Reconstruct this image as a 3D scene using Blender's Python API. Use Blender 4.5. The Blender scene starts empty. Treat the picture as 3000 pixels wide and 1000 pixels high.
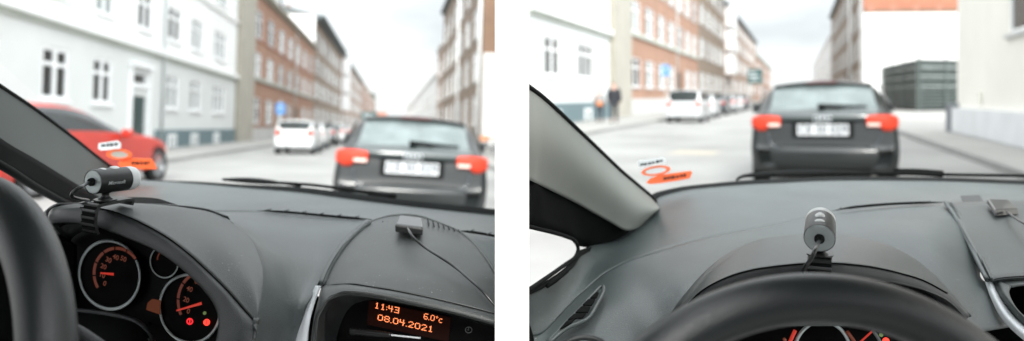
import bpy, math, random
from mathutils import Vector, Matrix
from mathutils.bvhtree import BVHTree
random.seed(7)
SC = bpy.context.scene
COL = SC.collection
# ------------------------------------------------------------------ camera, world, sun, exposure
EYE = 1.27
F = 2000.0          # focal length in the photograph's pixels (24 mm lens, 36 mm wide sensor)
Y0 = 328.0          # row of the level line
cam_d = bpy.data.cameras.new('camera'); cam = bpy.data.objects.new('camera', cam_d); COL.objects.link(cam)
cam.location = (0, 0, EYE); cam.rotation_euler = (math.radians(90), 0, 0)
cam_d.lens = 24; cam_d.sensor_width = 36; cam_d.shift_y = -(500 - Y0) / 3000.0
cam_d.clip_start = 0.02; cam_d.clip_end = 3000
cam_d.dof.use_dof = True; cam_d.dof.focus_distance = 0.83; cam_d.dof.aperture_fstop = 2.9
SC.camera = cam
SC.view_settings.view_transform = 'Standard'; SC.view_settings.look = 'None'
SC.view_settings.exposure = 1.20; SC.view_settings.gamma = 1.0
SUN_EL, SUN_AZ = math.radians(36), math.radians(178)     # azimuth clockwise from +Y: behind the camera, to its right
w = bpy.data.worlds.new("World"); SC.world = w; w.use_nodes = True
nt = w.node_tree; nt.nodes.clear()
N = nt.nodes.new
out = N('ShaderNodeOutputWorld'); bg = N('ShaderNodeBackground'); sky = N('ShaderNodeTexSky')
sky.sky_type = 'NISHITA'; sky.sun_disc = False; sky.sun_elevation = SUN_EL; sky.sun_rotation = SUN_AZ
tc = N('ShaderNodeTexCoord'); mp = N('ShaderNodeMapping'); mp.inputs['Scale'].default_value = (1.0, 1.0, 3.2)
mp.inputs['Location'].default_value = (0.35, 0.2, 0.12)
no = N('ShaderNodeTexNoise'); no.inputs['Scale'].default_value = 2.6; no.inputs['Detail'].default_value = 6
no.inputs['Roughness'].default_value = 0.5
cr = N('ShaderNodeValToRGB'); cr.color_ramp.elements[0].position = 0.36; cr.color_ramp.elements[1].position = 0.60
cr.color_ramp.elements[0].color = (3.0, 3.13, 3.27, 1); cr.color_ramp.elements[1].color = (5.3, 5.35, 5.4, 1)
sx = N('ShaderNodeSeparateXYZ'); mr = N('ShaderNodeMapRange')
mr.inputs['From Min'].default_value = 0.12; mr.inputs['From Max'].default_value = 0.9
mr.inputs['To Min'].default_value = 1.0; mr.inputs['To Max'].default_value = 3.0
mul = N('ShaderNodeVectorMath'); mul.operation = 'SCALE'
mix = N('ShaderNodeMix'); mix.data_type = 'RGBA'; mix.inputs['Factor'].default_value = 0.93
L_ = nt.links.new
L_(tc.outputs['Generated'], mp.inputs['Vector']); L_(mp.outputs[0], no.inputs['Vector']); L_(no.outputs['Fac'], cr.inputs[0])
L_(tc.outputs['Generated'], sx.inputs[0]); L_(sx.outputs['Z'], mr.inputs['Value'])
# sky glow added behind the camera to fill the facades and partition
dp = N('ShaderNodeVectorMath'); dp.operation = 'DOT_PRODUCT'; dp.inputs[1].default_value = (math.sin(math.radians(152)) * .94, math.cos(math.radians(152)) * .94, .34)
m2 = N('ShaderNodeMapRange'); m2.interpolation_type = 'SMOOTHSTEP'; m2.inputs['From Min'].default_value = 0.0; m2.inputs['To Min'].default_value = 1.0; m2.inputs['To Max'].default_value = 2.2
ml = N('ShaderNodeMath'); ml.operation = 'MULTIPLY'
L_(tc.outputs['Generated'], dp.inputs[0]); L_(dp.outputs['Value'], m2.inputs['Value']); L_(mr.outputs[0], ml.inputs[0]); L_(m2.outputs[0], ml.inputs[1])
hz = N('ShaderNodeMapRange'); hz.interpolation_type = 'SMOOTHSTEP'; hz.inputs['From Min'].default_value = 0.05; hz.inputs['From Max'].default_value = 0.11; hz.inputs['To Min'].default_value = 1.0; hz.inputs['To Max'].default_value = 0.0
hm = N('ShaderNodeMix'); hm.data_type = 'RGBA'; hm.inputs['B'].default_value = (5.1, 5.15, 5.2, 1)
L_(sx.outputs['Z'], hz.inputs['Value']); L_(hz.outputs[0], hm.inputs['Factor']); L_(cr.outputs[0], hm.inputs['A'])
L_(hm.outputs['Result'], mul.inputs[0]); L_(ml.outputs[0], mul.inputs['Scale'])
L_(sky.outputs[0], mix.inputs['A']); L_(mul.outputs[0], mix.inputs['B']); L_(mix.outputs['Result'], bg.inputs[0])
bg.inputs[1].default_value = 0.1
L_(bg.outputs[0], out.inputs[0])
sd = bpy.data.lights.new('sun', 'SUN'); sd.energy = 1.5; sd.angle = math.radians(14); sd.color = (1, 0.97, 0.92)
sun = bpy.data.objects.new('sun', sd); COL.objects.link(sun)
sv = Vector((math.sin(SUN_AZ) * math.cos(SUN_EL), math.cos(SUN_AZ) * math.cos(SUN_EL), math.sin(SUN_EL)))
sun.rotation_euler = sv.to_track_quat('Z', 'Y').to_euler(); sun.location = (20, -30, 40)

# ------------------------------------------------------------------ helpers
def P(px, row, D):
    return Vector(((px - 1500) / F * D, D, EYE + (Y0 - row) / F * D))
WM = {}
def wm(o): return WM.get(o.name, Matrix.Identity(4))
def tag(o, label=None, cat=None, group=None, kind=None):
    if label: o['label'] = label
    if cat: o['category'] = cat
    if group: o['group'] = group
    if kind: o['kind'] = kind
    return o
def empty(name, M, parent=None):
    o = bpy.data.objects.new(name, None); COL.objects.link(o); o.empty_display_size = 0.1
    if not isinstance(M, Matrix): M = Matrix.Translation(Vector(M))
    o.matrix_world = M; WM[o.name] = M.copy()
    return o
def mk(name, verts, faces, mat, parent=None, world=True, smooth=False, loc=None, mats=None, midx=None, M=None, bevel=0, solid=0, subs=0):
    me = bpy.data.meshes.new(name); me.from_pydata([tuple(v) for v in verts], [], faces); me.validate()
    o = bpy.data.objects.new(name, me); COL.objects.link(o)
    for m in (mats or [mat]): me.materials.append(m)
    if midx:
        for p, i in zip(me.polygons, midx): p.material_index = i
    if smooth:
        me.polygons.foreach_set('use_smooth', [True] * len(me.polygons))
    if parent is not None:
        o.parent = parent
        if world: o.matrix_parent_inverse = wm(parent).inverted()
        WM[o.name] = Matrix.Identity(4) if world else wm(parent).copy()
    if M is not None: o.matrix_world = M; WM[o.name] = M.copy()
    if loc is not None: o.location = loc
    if solid:
        m = o.modifiers.new('s', 'SOLIDIFY'); m.thickness = abs(solid); m.offset = -1 if solid > 0 else 1
    if bevel:
        m = o.modifiers.new('b', 'BEVEL'); m.width = bevel; m.segments = 3; m.limit_method = 'ANGLE'
        m.harden_normals = False
    if subs:
        m = o.modifiers.new('u', 'SUBSURF'); m.levels = subs; m.render_levels = subs
    return o
def setmat(o, M): o.matrix_world = M; WM[o.name] = M.copy()
def cat_rom(pts, n):
    """n points evenly spread along the Catmull-Rom curve through pts"""
    pts = [Vector(p) for p in pts]
    if len(pts) == 2: return [pts[0].lerp(pts[1], i / (n - 1)) for i in range(n)]
    dense = []
    for i in range(len(pts) - 1):
        p1, p2 = pts[i], pts[i + 1]
        p0 = pts[i - 1] if i else p1 * 2 - p2
        p3 = pts[i + 2] if i + 2 < len(pts) else p2 * 2 - p1
        for k in range(12):
            t = k / 12
            dense.append(0.5 * ((2 * p1) + (p2 - p0) * t + (2 * p0 - 5 * p1 + 4 * p2 - p3) * t * t + (3 * p1 - p0 - 3 * p2 + p3) * t ** 3))
    dense.append(pts[-1])
    acc = [0]
    for a, b in zip(dense, dense[1:]): acc.append(acc[-1] + (b - a).length)
    res, j = [], 0
    for i in range(n):
        s = acc[-1] * i / (n - 1)
        while j < len(acc) - 2 and acc[j + 1] < s: j += 1
        seg = acc[j + 1] - acc[j]
        res.append(dense[j].lerp(dense[j + 1], (s - acc[j]) / seg if seg > 1e-9 else 0))
    return res
def cr_at(pts, t):
    """value at parameter t (0..len-1) of the Catmull-Rom curve through pts, one knot per point"""
    i = min(int(t), len(pts) - 2); t -= i
    p1, p2 = pts[i], pts[i + 1]
    p0 = pts[i - 1] if i else p1 * 2 - p2
    p3 = pts[i + 2] if i + 2 < len(pts) else p2 * 2 - p1
    return 0.5 * ((2 * p1) + (p2 - p0) * t + (2 * p0 - 5 * p1 + 4 * p2 - p3) * t * t + (3 * p1 - p0 - 3 * p2 + p3) * t ** 3)
def pxs(c): return [P(*p) if not isinstance(p, Vector) else p for p in c]
def loft(name, curves, mat, parent=None, nu=48, sub=6, solid=0.003, linear=False, knots=False):
    rows = [cat_rom(pxs(c), nu) if not knots else [cr_at(pxs(c), (len(c) - 1) * i / (nu - 1)) for i in range(nu)] for c in curves]
    allr = []
    nv = (len(rows) - 1) * sub + 1 if len(rows) > 1 else 1
    for j in range(nv):
        t = j / sub
        if linear:
            i = min(int(t), len(rows) - 2)
            allr.append([rows[i][k].lerp(rows[i + 1][k], t - i) for k in range(nu)])
        else:
            allr.append([cr_at([r[k] for r in rows], t) for k in range(nu)])
    verts = [v for r in allr for v in r]
    faces = [(j * nu + k, j * nu + k + 1, (j + 1) * nu + k + 1, (j + 1) * nu + k) for j in range(nv - 1) for k in range(nu - 1)]
    # outward = towards the camera
    c = verts[len(verts) // 2]; f = faces[len(faces) // 2]
    n = (verts[f[1]] - verts[f[0]]).cross(verts[f[3]] - verts[f[0]])
    if n.dot(Vector((0, 0, EYE)) - c) < 0: faces = [tuple(reversed(f)) for f in faces]
    return mk(name, verts, faces, mat, parent, smooth=True, solid=solid)
def tube_geo(pts, r, seg=10, closed=False):
    n = len(pts); verts, faces = [], []
    prev = None
    for i, p in enumerate(pts):
        if closed: t = pts[(i + 1) % n] - pts[i - 1]
        else: t = pts[min(i + 1, n - 1)] - pts[max(i - 1, 0)]
        t.normalize()
        if prev is None:
            a = Vector((0, 0, 1)) if abs(t.z) < 0.9 else Vector((1, 0, 0))
            u = (a - t * a.dot(t)).normalized()
        else: u = (prev - t * prev.dot(t)).normalized()
        prev = u; v = t.cross(u)
        rr = r[i] if isinstance(r, (list, tuple)) else r
        for k in range(seg):
            a = 2 * math.pi * k / seg
            verts.append(p + u * (math.cos(a) * rr) + v * (math.sin(a) * rr))
    for i in range(n if closed else n - 1):
        j = (i + 1) % n
        for k in range(seg):
            faces.append((i * seg + k, i * seg + (k + 1) % seg, j * seg + (k + 1) % seg, j * seg + k))
    if not closed:
        faces.append(tuple(range(seg))[::-1]); faces.append(tuple((n - 1) * seg + k for k in range(seg)))
    return verts, faces
def tube(name, pts, r, mat, parent=None, n=None, seg=10, closed=False, **kw):
    p = pxs(pts)
    if n: p = cat_rom(p, n)
    v, f = tube_geo(p, r, seg, closed)
    return mk(name, v, f, mat, parent, smooth=True, **kw)
def box_geo(x0, x1, y0, y1, z0, z1):
    v = [Vector((x, y, z)) for z in (z0, z1) for y in (y0, y1) for x in (x0, x1)]
    return v, [(0, 2, 3, 1), (4, 5, 7, 6), (0, 1, 5, 4), (2, 6, 7, 3), (0, 4, 6, 2), (1, 3, 7, 5)]
def merge(gs):
    V, Fs = [], []
    for v, f in gs:
        o = len(V); V += list(v); Fs += [tuple(i + o for i in q) for q in f]
    return V, Fs
def lathe_geo(prof, seg=32, M=Matrix.Identity(4)):
    """prof: (r, y) pairs, turned about the local Y axis"""
    V, Fs = [], []
    for r, y in prof:
        for k in range(seg):
            a = 2 * math.pi * k / seg
            V.append(M @ Vector((r * math.cos(a), y, r * math.sin(a))))
    for i in range(len(prof) - 1):
        for k in range(seg):
            Fs.append((i * seg + k, (i + 1) * seg + k, (i + 1) * seg + (k + 1) % seg, i * seg + (k + 1) % seg))
    return V, Fs
def flat_poly(name, pts, mat, parent=None, thick=0.001, **kw):
    """a plate with outline pts (Vectors); its thickness goes away from the camera"""
    pts = pxs(pts); n = len(pts); c = sum(pts, Vector()) / n
    nrm = Vector()
    for i in range(n): nrm += (pts[i] - c).cross(pts[(i + 1) % n] - c)
    nrm.normalize()
    if nrm.dot(Vector((0, 0, EYE)) - c) < 0: nrm = -nrm; pts = pts[::-1]
    V = pts + [p - nrm * thick for p in pts]
    Fs = [tuple(range(n)), tuple(range(2 * n - 1, n - 1, -1))] + [(i, i + n, (i + 1) % n + n, (i + 1) % n) for i in range(n)]
    return mk(name, V, Fs, mat, parent, **kw)
def text_mesh(s, size, bold=0.0, shear=0.0):
    cu = bpy.data.curves.new('t', 'FONT'); cu.body = s; cu.size = size; cu.shear = shear; cu.offset = bold
    cu.align_x = 'CENTER'; cu.align_y = 'CENTER'; cu.extrude = size * 0.01
    ob = bpy.data.objects.new('t', cu); COL.objects.link(ob)
    dg = bpy.context.evaluated_depsgraph_get(); me = bpy.data.meshes.new_from_object(ob.evaluated_get(dg))
    V = [v.co.copy() for v in me.vertices]; Fs = [tuple(p.vertices) for p in me.polygons]
    bpy.data.objects.remove(ob); bpy.data.curves.remove(cu); bpy.data.meshes.remove(me)
    return V, Fs
def frame_m(o, x, y, z):
    return Matrix(((x.x, y.x, z.x, o.x), (x.y, y.y, z.y, o.y), (x.z, y.z, z.z, o.z), (0, 0, 0, 1)))

# ------------------------------------------------------------------ materials
def mat(name, col, rough=0.5, metal=0.0, spec=0.5, noise=None, bump=None, emit=None, coat=0.0, brick=None, spots=None):
    m = bpy.data.materials.new(name); m.use_nodes = True; n = m.node_tree; b = n.nodes['Principled BSDF']
    b.inputs['Base Color'].default_value = (*col, 1); b.inputs['Roughness'].default_value = rough
    b.inputs['Metallic'].default_value = metal; b.inputs['Specular IOR Level'].default_value = spec
    b.inputs['Coat Weight'].default_value = coat; b.inputs['Coat Roughness'].default_value = 0.05
    tcn = n.nodes.new('ShaderNodeTexCoord'); cur = None
    if brick:
        sc, col2, mort = brick
        mpn = n.nodes.new('ShaderNodeMapping'); mpn.inputs['Rotation'].default_value = (math.radians(90), 0, math.radians(90))
        bt = n.nodes.new('ShaderNodeTexBrick'); bt.inputs['Scale'].default_value = sc
        bt.inputs['Color1'].default_value = (*col, 1); bt.inputs['Color2'].default_value = (*col2, 1); bt.inputs['Mortar'].default_value = (*mort, 1)
        bt.inputs['Mortar Size'].default_value = 0.012
        n.links.new(tcn.outputs['Object'], mpn.inputs[0]); n.links.new(mpn.outputs[0], bt.inputs['Vector']); cur = bt.outputs['Color']
    if noise:
        sc, amt = noise
        nz = n.nodes.new('ShaderNodeTexNoise'); nz.inputs['Scale'].default_value = sc; nz.inputs['Detail'].default_value = 10; nz.inputs['Roughness'].default_value = .62
        n.links.new(tcn.outputs['Object'], nz.inputs['Vector'])
        mx = n.nodes.new('ShaderNodeMix'); mx.data_type = 'RGBA'; mx.blend_type = 'MULTIPLY'; mx.inputs['Factor'].default_value = 1
        rp = n.nodes.new('ShaderNodeMapRange'); rp.inputs['From Min'].default_value = 0.3; rp.inputs['From Max'].default_value = 0.7
        rp.inputs['To Min'].default_value = 1 - amt; rp.inputs['To Max'].default_value = 1 + amt
        n.links.new(nz.outputs['Fac'], rp.inputs['Value'])
        if cur: n.links.new(cur, mx.inputs['A'])
        else: mx.inputs['A'].default_value = (*col, 1)
        n.links.new(rp.outputs[0], mx.inputs['B']); cur = mx.outputs['Result']
    if spots:        # pale dust specks
        sc, c2, th = spots
        vz = n.nodes.new('ShaderNodeTexNoise'); vz.inputs['Scale'].default_value = sc; vz.inputs['Detail'].default_value = 2
        n.links.new(tcn.outputs['Object'], vz.inputs['Vector'])
        r2 = n.nodes.new('ShaderNodeMapRange'); r2.inputs['From Min'].default_value = th; r2.inputs['From Max'].default_value = th + 0.06
        n.links.new(vz.outputs['Fac'], r2.inputs['Value'])
        mx = n.nodes.new('ShaderNodeMix'); mx.data_type = 'RGBA'
        n.links.new(r2.outputs[0], mx.inputs['Factor'])
        if cur: n.links.new(cur, mx.inputs['A'])
        else: mx.inputs['A'].default_value = (*col, 1)
        mx.inputs['B'].default_value = (*c2, 1); cur = mx.outputs['Result']
    if cur: n.links.new(cur, b.inputs['Base Color'])
    if bump:
        sc, st = bump[:2]
        nz = n.nodes.new('ShaderNodeTexNoise'); nz.inputs['Scale'].default_value = sc; nz.inputs['Detail'].default_value = 3
        if len(bump) > 2:
            nz = n.nodes.new('ShaderNodeTexVoronoi'); nz.inputs['Scale'].default_value = sc
        n.links.new(tcn.outputs['Object'], nz.inputs['Vector'])
        bp = n.nodes.new('ShaderNodeBump'); bp.inputs['Strength'].default_value = st; bp.inputs['Distance'].default_value = 0.001 if sc > 100 else 0.02
        n.links.new(nz.outputs[0], bp.inputs['Height']); n.links.new(bp.outputs[0], b.inputs['Normal'])
    if emit:
        b.inputs['Emission Color'].default_value = (*emit[0], 1); b.inputs['Emission Strength'].default_value = emit[1]
    return m
M = {}
M['dash'] = mat('dash_plastic', (.038, .049, .049), .44, spec=.9, noise=(9, .2), bump=(700, .7), spots=(420, (.26, .28, .28), .70))
M['dash_warm'] = mat('dash_smooth_plastic', (.027, .032, .031), .46, spec=.75, noise=(7, .12), bump=(900, .35), spots=(380, (.22, .23, .22), .70))
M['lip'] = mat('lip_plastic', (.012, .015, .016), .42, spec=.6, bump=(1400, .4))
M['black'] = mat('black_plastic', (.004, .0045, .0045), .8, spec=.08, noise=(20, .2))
M['rubber'] = mat('black_rubber', (.006, .007, .007), .75, spec=.15, noise=(60, .2))
M['gloss'] = mat('gloss_black', (.0025, .0025, .0025), .4, spec=.06, noise=(30, .1))
M['leather'] = mat('wheel_leather', (.006, .009, .010), .36, spec=.65, noise=(40, .1), bump=(800, .3, 1))
M['pillar'] = mat('pillar_trim', (.21, .222, .205), .75, spec=.3, noise=(5, .05), bump=(900, .2))
M['pillar_left'] = mat('pillar_trim_grey', (.085, .095, .09), .7, spec=.3, noise=(5, .06), bump=(900, .2))
M['silver'] = mat('silver_trim', (.60, .63, .65), .5, metal=.2, noise=(30, .04))
M['silver_cap'] = mat('brushed_cap', (.44, .49, .49), .42, metal=.5, noise=(90, .06))
M['camblack'] = mat('webcam_body', (.03, .031, .031), .34, spec=.6, metal=.6, noise=(120, .08))
M['strap'] = mat('strap_rubber', (.014, .015, .015), .38, spec=.6, noise=(60, .2))
M['white'] = mat('white_plastic', (.58, .60, .60), .35, noise=(50, .03))
M['cable'] = mat('cable_black', (.010, .011, .012), .28, spec=.6, noise=(60, .1))
M['ring'] = mat('gauge_ring', (.52, .58, .58), .35, metal=.35, noise=(50, .04))
M['dial'] = mat('dial_face', (.0025, .0025, .0025), .6, spec=.05)
M['scale'] = mat('scale_orange', (.12, .03, .015), .5, emit=((1, .16, .06), .028))
M['num'] = mat('dial_numbers', (.25, .08, .05), .5, emit=((1, .25, .12), .03))
M['needle'] = mat('needle_red', (.35, .02, .015), .4, emit=((1, .07, .04), .17))
M['lampred'] = mat('lamp_red', (.6, .02, .01), .4, emit=((1, .05, .03), .8))
M['lampdim'] = mat('lamp_red_dim', (.4, .01, .01), .4, emit=((1, .03, .04), .45))
M['lampgreen'] = mat('lamp_green', (.1, .15, .05), .4, emit=((.4, .6, .2), .1))
M['lcd'] = mat('lcd_amber', (.03, .012, .008), .6, spec=.1, emit=((1, .28, .12), .035))
M['digit'] = mat('digit_orange', (.8, .2, .06), .4, emit=((1, .27, .10), .9))
M['screen'] = mat('screen_black', (.006, .002, .0015), .5, spec=.05, emit=((.5, .08, .02), .005))
M['icon'] = mat('icon_grey', (.16, .17, .17), .5)
M['wall_white'] = mat('board_white', (.97, .97, .97), .9, spec=.1)
M['stick_w'] = mat('sticker_white', (.75, .77, .77), .5)
M['stick_o'] = mat('sticker_orange', (.90, .30, .17), .5)
M['stick_t'] = mat('sticker_ink', (.02, .03, .04), .5)
M['stick_g'] = mat('sticker_grey', (.45, .48, .48), .5)
M['dash_r'] = mat('dash_plastic_exposure_lift', (.044, .058, .058), .42, spec=.8, noise=(9, .2), bump=(700, .7), spots=(420, (.3, .32, .32), .70))  # same plastic as dash, colour raised to carry the right view's brighter exposure
M['warm_r'] = mat('dash_smooth_exposure_lift', (.035, .044, .043), .44, spec=.75, noise=(7, .12), bump=(900, .35), spots=(380, (.26, .28, .27), .70))  # copy of the smooth plastic, brightened in colour for the right view's exposure
def vinyl(name, col):
    m = bpy.data.materials.new(name); m.use_nodes = True; n = m.node_tree; n.nodes.clear()
    d = n.nodes.new('ShaderNodeBsdfDiffuse'); t = n.nodes.new('ShaderNodeBsdfTranslucent'); x = n.nodes.new('ShaderNodeMixShader'); o = n.nodes.new('ShaderNodeOutputMaterial')
    nz = n.nodes.new('ShaderNodeTexNoise'); nz.inputs['Scale'].default_value = 60; rp = n.nodes.new('ShaderNodeMapRange'); rp.inputs['To Min'].default_value = .92; rp.inputs['To Max'].default_value = 1.08
    mx = n.nodes.new('ShaderNodeMix'); mx.data_type = 'RGBA'; mx.blend_type = 'MULTIPLY'; mx.inputs['Factor'].default_value = 1; mx.inputs['A'].default_value = (*col, 1)
    n.links.new(nz.outputs['Fac'], rp.inputs['Value']); n.links.new(rp.outputs[0], mx.inputs['B'])
    for q in (d, t): n.links.new(mx.outputs['Result'], q.inputs[0])
    x.inputs[0].default_value = .65; n.links.new(d.outputs[0], x.inputs[1]); n.links.new(t.outputs[0], x.inputs[2]); n.links.new(x.outputs[0], o.inputs[0])
    return m
M['stick_w'] = vinyl('sticker_white', (.85, .87, .87)); M['stick_o'] = vinyl('sticker_orange', (.98, .42, .24)); M['stick_g'] = vinyl('sticker_grey', (.66, .64, .60))
m = bpy.data.materials.new('windscreen_glass'); m.use_nodes = True; m.node_tree.nodes.clear()
t_ = m.node_tree.nodes.new('ShaderNodeBsdfTransparent'); t_.inputs[0].default_value = (.955, .975, .97, 1)
o_ = m.node_tree.nodes.new('ShaderNodeOutputMaterial'); m.node_tree.links.new(t_.outputs[0], o_.inputs[0]); M['glass'] = m
# street
M['asphalt'] = mat('asphalt', (.245, .245, .236), .75, noise=(.35, .26), bump=(6, .2))
M['paving'] = mat('paving', (.29, .285, .27), .8, noise=(.6, .10))
M['kerb'] = mat('kerb_stone', (.27, .27, .26), .8, noise=(2, .1))
M['stucco'] = mat('white_stucco', (.82, .83, .82), .85, noise=(.4, .05), brick=(.55, (.80, .81, .80), (.62, .64, .63)))
M['stucco_up'] = mat('white_plaster', (.79, .80, .79), .85, noise=(.3, .05))
M['cream'] = mat('cream_plaster', (.76, .74, .68), .85, noise=(.5, .05))
M['bluewhite'] = mat('painted_plinth', (.66, .67, .685), .8, noise=(1.2, .08))
M['beige'] = mat('beige_brick', (.36, .335, .275), .85, noise=(.8, .12), brick=(4, (.32, .30, .25), (.38, .36, .31)))
M['redbrick'] = mat('red_brick', (.40, .155, .095), .85, noise=(.4, .12), brick=(4, (.34, .125, .075), (.34, .2, .14)))
M['brown'] = mat('brown_brick', (.24, .145, .095), .85, noise=(.5, .15), brick=(4, (.20, .12, .08), (.22, .17, .13)))
M['brownred'] = mat('russet_brick', (.33, .165, .11), .85, noise=(.4, .12), brick=(4, (.29, .14, .095), (.34, .25, .2)))
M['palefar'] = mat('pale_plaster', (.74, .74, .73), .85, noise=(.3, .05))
M['trimgreen'] = mat('weathered_cornice', (.42, .45, .40), .8, noise=(1, .15))
M['trimdark'] = mat('dark_cornice', (.10, .12, .12), .7, noise=(1, .15))
M['plinth_teal'] = mat('teal_plinth', (.13, .185, .20), .8, noise=(1.5, .1))
M['grey_stone'] = mat('grey_stone', (.5, .5, .49), .8, noise=(1, .12))
M['frame'] = mat('white_frame', (.82, .83, .83), .5, noise=(5, .03))
M['pane'] = mat('pane_dark', (.025, .03, .03), .2, spec=.6, noise=(.8, .4))
M['pane_pale'] = mat('pane_pale', (.33, .36, .36), .15, spec=.6, noise=(.6, .25))  # pale base colour carries the sky's reflection in the panes
M['door'] = mat('door_green', (.012, .04, .036), .4, noise=(3, .2))
M['slate'] = mat('slate_roof', (.18, .19, .21), .7, noise=(2, .15))
M['tile'] = mat('tile_roof', (.35, .17, .12), .8, noise=(2, .15))
M['zinc'] = mat('zinc_pipe', (.55, .58, .58), .5, metal=.3, noise=(2, .08))
M['slat'] = mat('dark_slats', (.085, .105, .098), .55, noise=(2, .25))
M['rail'] = mat('rail_grey', (.34, .38, .37), .6, noise=(2, .2))
M['fenceback'] = mat('fence_backing', (.008, .012, .012), .7, noise=(2, .2))
M['blue'] = mat('sign_blue', (.06, .25, .60), .5, noise=(5, .03))
M['signteal'] = mat('sign_teal', (.02, .075, .075), .5, noise=(5, .1))
# cars
def paint(name, c, rough=.3, coat=1.0): return mat(name, c, rough, coat=coat, noise=(3, .04))
M['p_black'] = paint('paint_black', (.003, .0055, .0055), .3, .3); M['p_red'] = paint('paint_red', (.44, .022, .010), .4, .35)
M['p_white'] = paint('paint_white', (.56, .575, .58)); M['p_silver'] = paint('paint_silver', (.45, .47, .48)); M['p_dark'] = paint('paint_navy', (.03, .04, .05))
M['p_shoulder'] = paint('paint_black_baked_sheen', (.02, .03, .03), .3)  # black paint lightened so the shoulder's colour carries a sky sheen
M['vanglass'] = mat('van_glass', (.03, .036, .036), .5, spec=.12, noise=(2, .4))
M['carglass'] = mat('car_glass', (.028, .034, .036), .12, spec=.6, metal=.0, noise=(1.5, .3))
M['rearglass'] = mat('car_rear_glass', (.145, .175, .175), .18, spec=.7, metal=.2, noise=(3, .3))  # lightened base stands for the sky reflected in the rear glass
M['tail'] = mat('tail_red', (.52, .04, .018), .5, spec=.3, noise=(20, .15), emit=((1, .12, .05), .05)); M['tail_dark'] = mat('tail_dark', (.16, .015, .012), .4)
M['tailw'] = mat('tail_clear', (.85, .62, .55), .2, coat=.6)
M['tyre'] = mat('tyre', (.02, .02, .02), .8, noise=(20, .2)); M['rim'] = mat('rim', (.42, .44, .45), .3, metal=.7, noise=(10, .05))
M['plate'] = mat('plate_white', (.56, .57, .58), .5); M['plate_t'] = mat('plate_ink', (.12, .14, .17), .5)
M['skin'] = mat('skin', (.55, .33, .25), .6); M['coat'] = mat('coat_black', (.02, .022, .028), .8, noise=(8, .2))
M['jacket'] = mat('jacket_white', (.27, .28, .28), .8, noise=(8, .1)); M['bag'] = mat('bag_orange', (.75, .27, .12), .7, noise=(8, .1))
M['trousers'] = mat('trousers_dark', (.03, .035, .045), .8, noise=(8, .2)); M['hair'] = mat('hair_auburn', (.18, .07, .04), .7); M['hair2'] = mat('hair_brown', (.10, .06, .045), .7)

# ------------------------------------------------------------------ the two places: left street and right street, each a rigid frame about the eye
def street_frame(vx, vy, roll):
    d = Vector(((vx - 1500) / F, 1, -(vy - Y0) / F)).normalized()
    up = Vector((math.sin(math.radians(roll)), 0, math.cos(math.radians(roll))))
    t = d.cross(up).normalized(); u = t.cross(d)
    m3 = Matrix((t, d, u)).transposed().to_4x4()
    return Matrix.Translation((0, 0, EYE)) @ m3 @ Matrix.Translation((0, 0, -EYE))
SL = street_frame(1150, 373, 1.5)
SR = street_frame(2335, 283, 0.0)
def onto(S, px, row=None, D=None, t=None, z=0.0):
    """where the line of sight through a photo point meets the street's level z (or the plane t): street coordinates"""
    Si = S.inverted(); e = Si @ Vector((0, 0, EYE)); q = Si @ P(px, row, 1.0) - e
    k = (t - e.x) / q.x if t is not None else (z - e.z) / q.z
    return e + q * k
def tr(x, y, z=0, rz=0): return Matrix.Translation((x, y, z)) @ Matrix.Rotation(rz, 4, 'Z')

def ground_sheet(name, S, outline, z, mt, side):
    V = [S @ Vector((x, y, z)) for x, y in outline]
    # keep each place on its own side of the partition
    out_, n = [], len(V)
    lim = side * 0.012
    for i in range(n):
        a, b = V[i], V[(i + 1) % n]
        ia, ib = side * a.x >= side * lim, side * b.x >= side * lim
        if ia: out_.append(a)
        if ia != ib:
            k = (lim - a.x) / (b.x - a.x); out_.append(a.lerp(b, k))
    o = mk(name, out_, [tuple(range(len(out_)))], mt)
    return tag(o, kind='structure')
BIG = 900
for S, side in ((SL, -1), (SR, 1)):
    ground_sheet('road', S, [(-BIG, -60), (BIG, -60), (BIG, BIG), (-BIG, BIG)], 0.0, M['asphalt'], side)
for S, side, k0, q0 in ((SL, -1, -6.9, 6.0), (SR, 1, -6.6, 17.6)):
    ground_sheet('pavement', S, [(-30, q0), (k0 - .15, q0), (k0 - .15, 420), (-30, 420)], .12, M['paving'], side)
    v, f = box_geo(k0 - .15, k0, q0, 420, 0.002, .125); v = [S @ q for q in v]
    tag(mk('kerb', v, f, M['kerb']), kind='structure')
for S, side, k0, q0 in ((SL, -1, 3.1, 19.5), (SR, 1, 3.1, 6.0)):
    ground_sheet('pavement', S, [(k0 + .15, q0), (30, q0), (30, 300), (k0 + .15, 300)], .12, M['paving'], side)
    v, f = box_geo(k0, k0 + .15, q0, 300, 0.002, .125); v = [S @ q for q in v]
    tag(mk('kerb', v, f, M['kerb']), kind='structure')

q = onto(SR, 2030, 448)
o = mk('road_patch', [SR @ (q + Vector((x, y, .004))) for x, y in ((-.55, -.5), (.5, -.6), (.62, .5), (-.4, .7))], [(0, 1, 2, 3)], mat('patch_asphalt', (.34, .31, .26), .8, noise=(2, .2))); tag(o, kind='structure')
for k, (px_, row_, w_) in enumerate(((1900, 420, .5), (2100, 400, .3))):
    q = onto(SR, px_, row_); mt_ = M['kerb']
    pts = [q + Vector((math.sin(i * 1.7 + k) * .12, i * .9, .004)) for i in range(14)]
    V = [SR @ (p + Vector((e, 0, 0))) for p in pts for e in (-.03, .03)]; o = mk('tar_seam', V, [(2*i, 2*i+1, 2*i+3, 2*i+2) for i in range(13)], mt_); tag(o, kind='structure')

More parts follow.
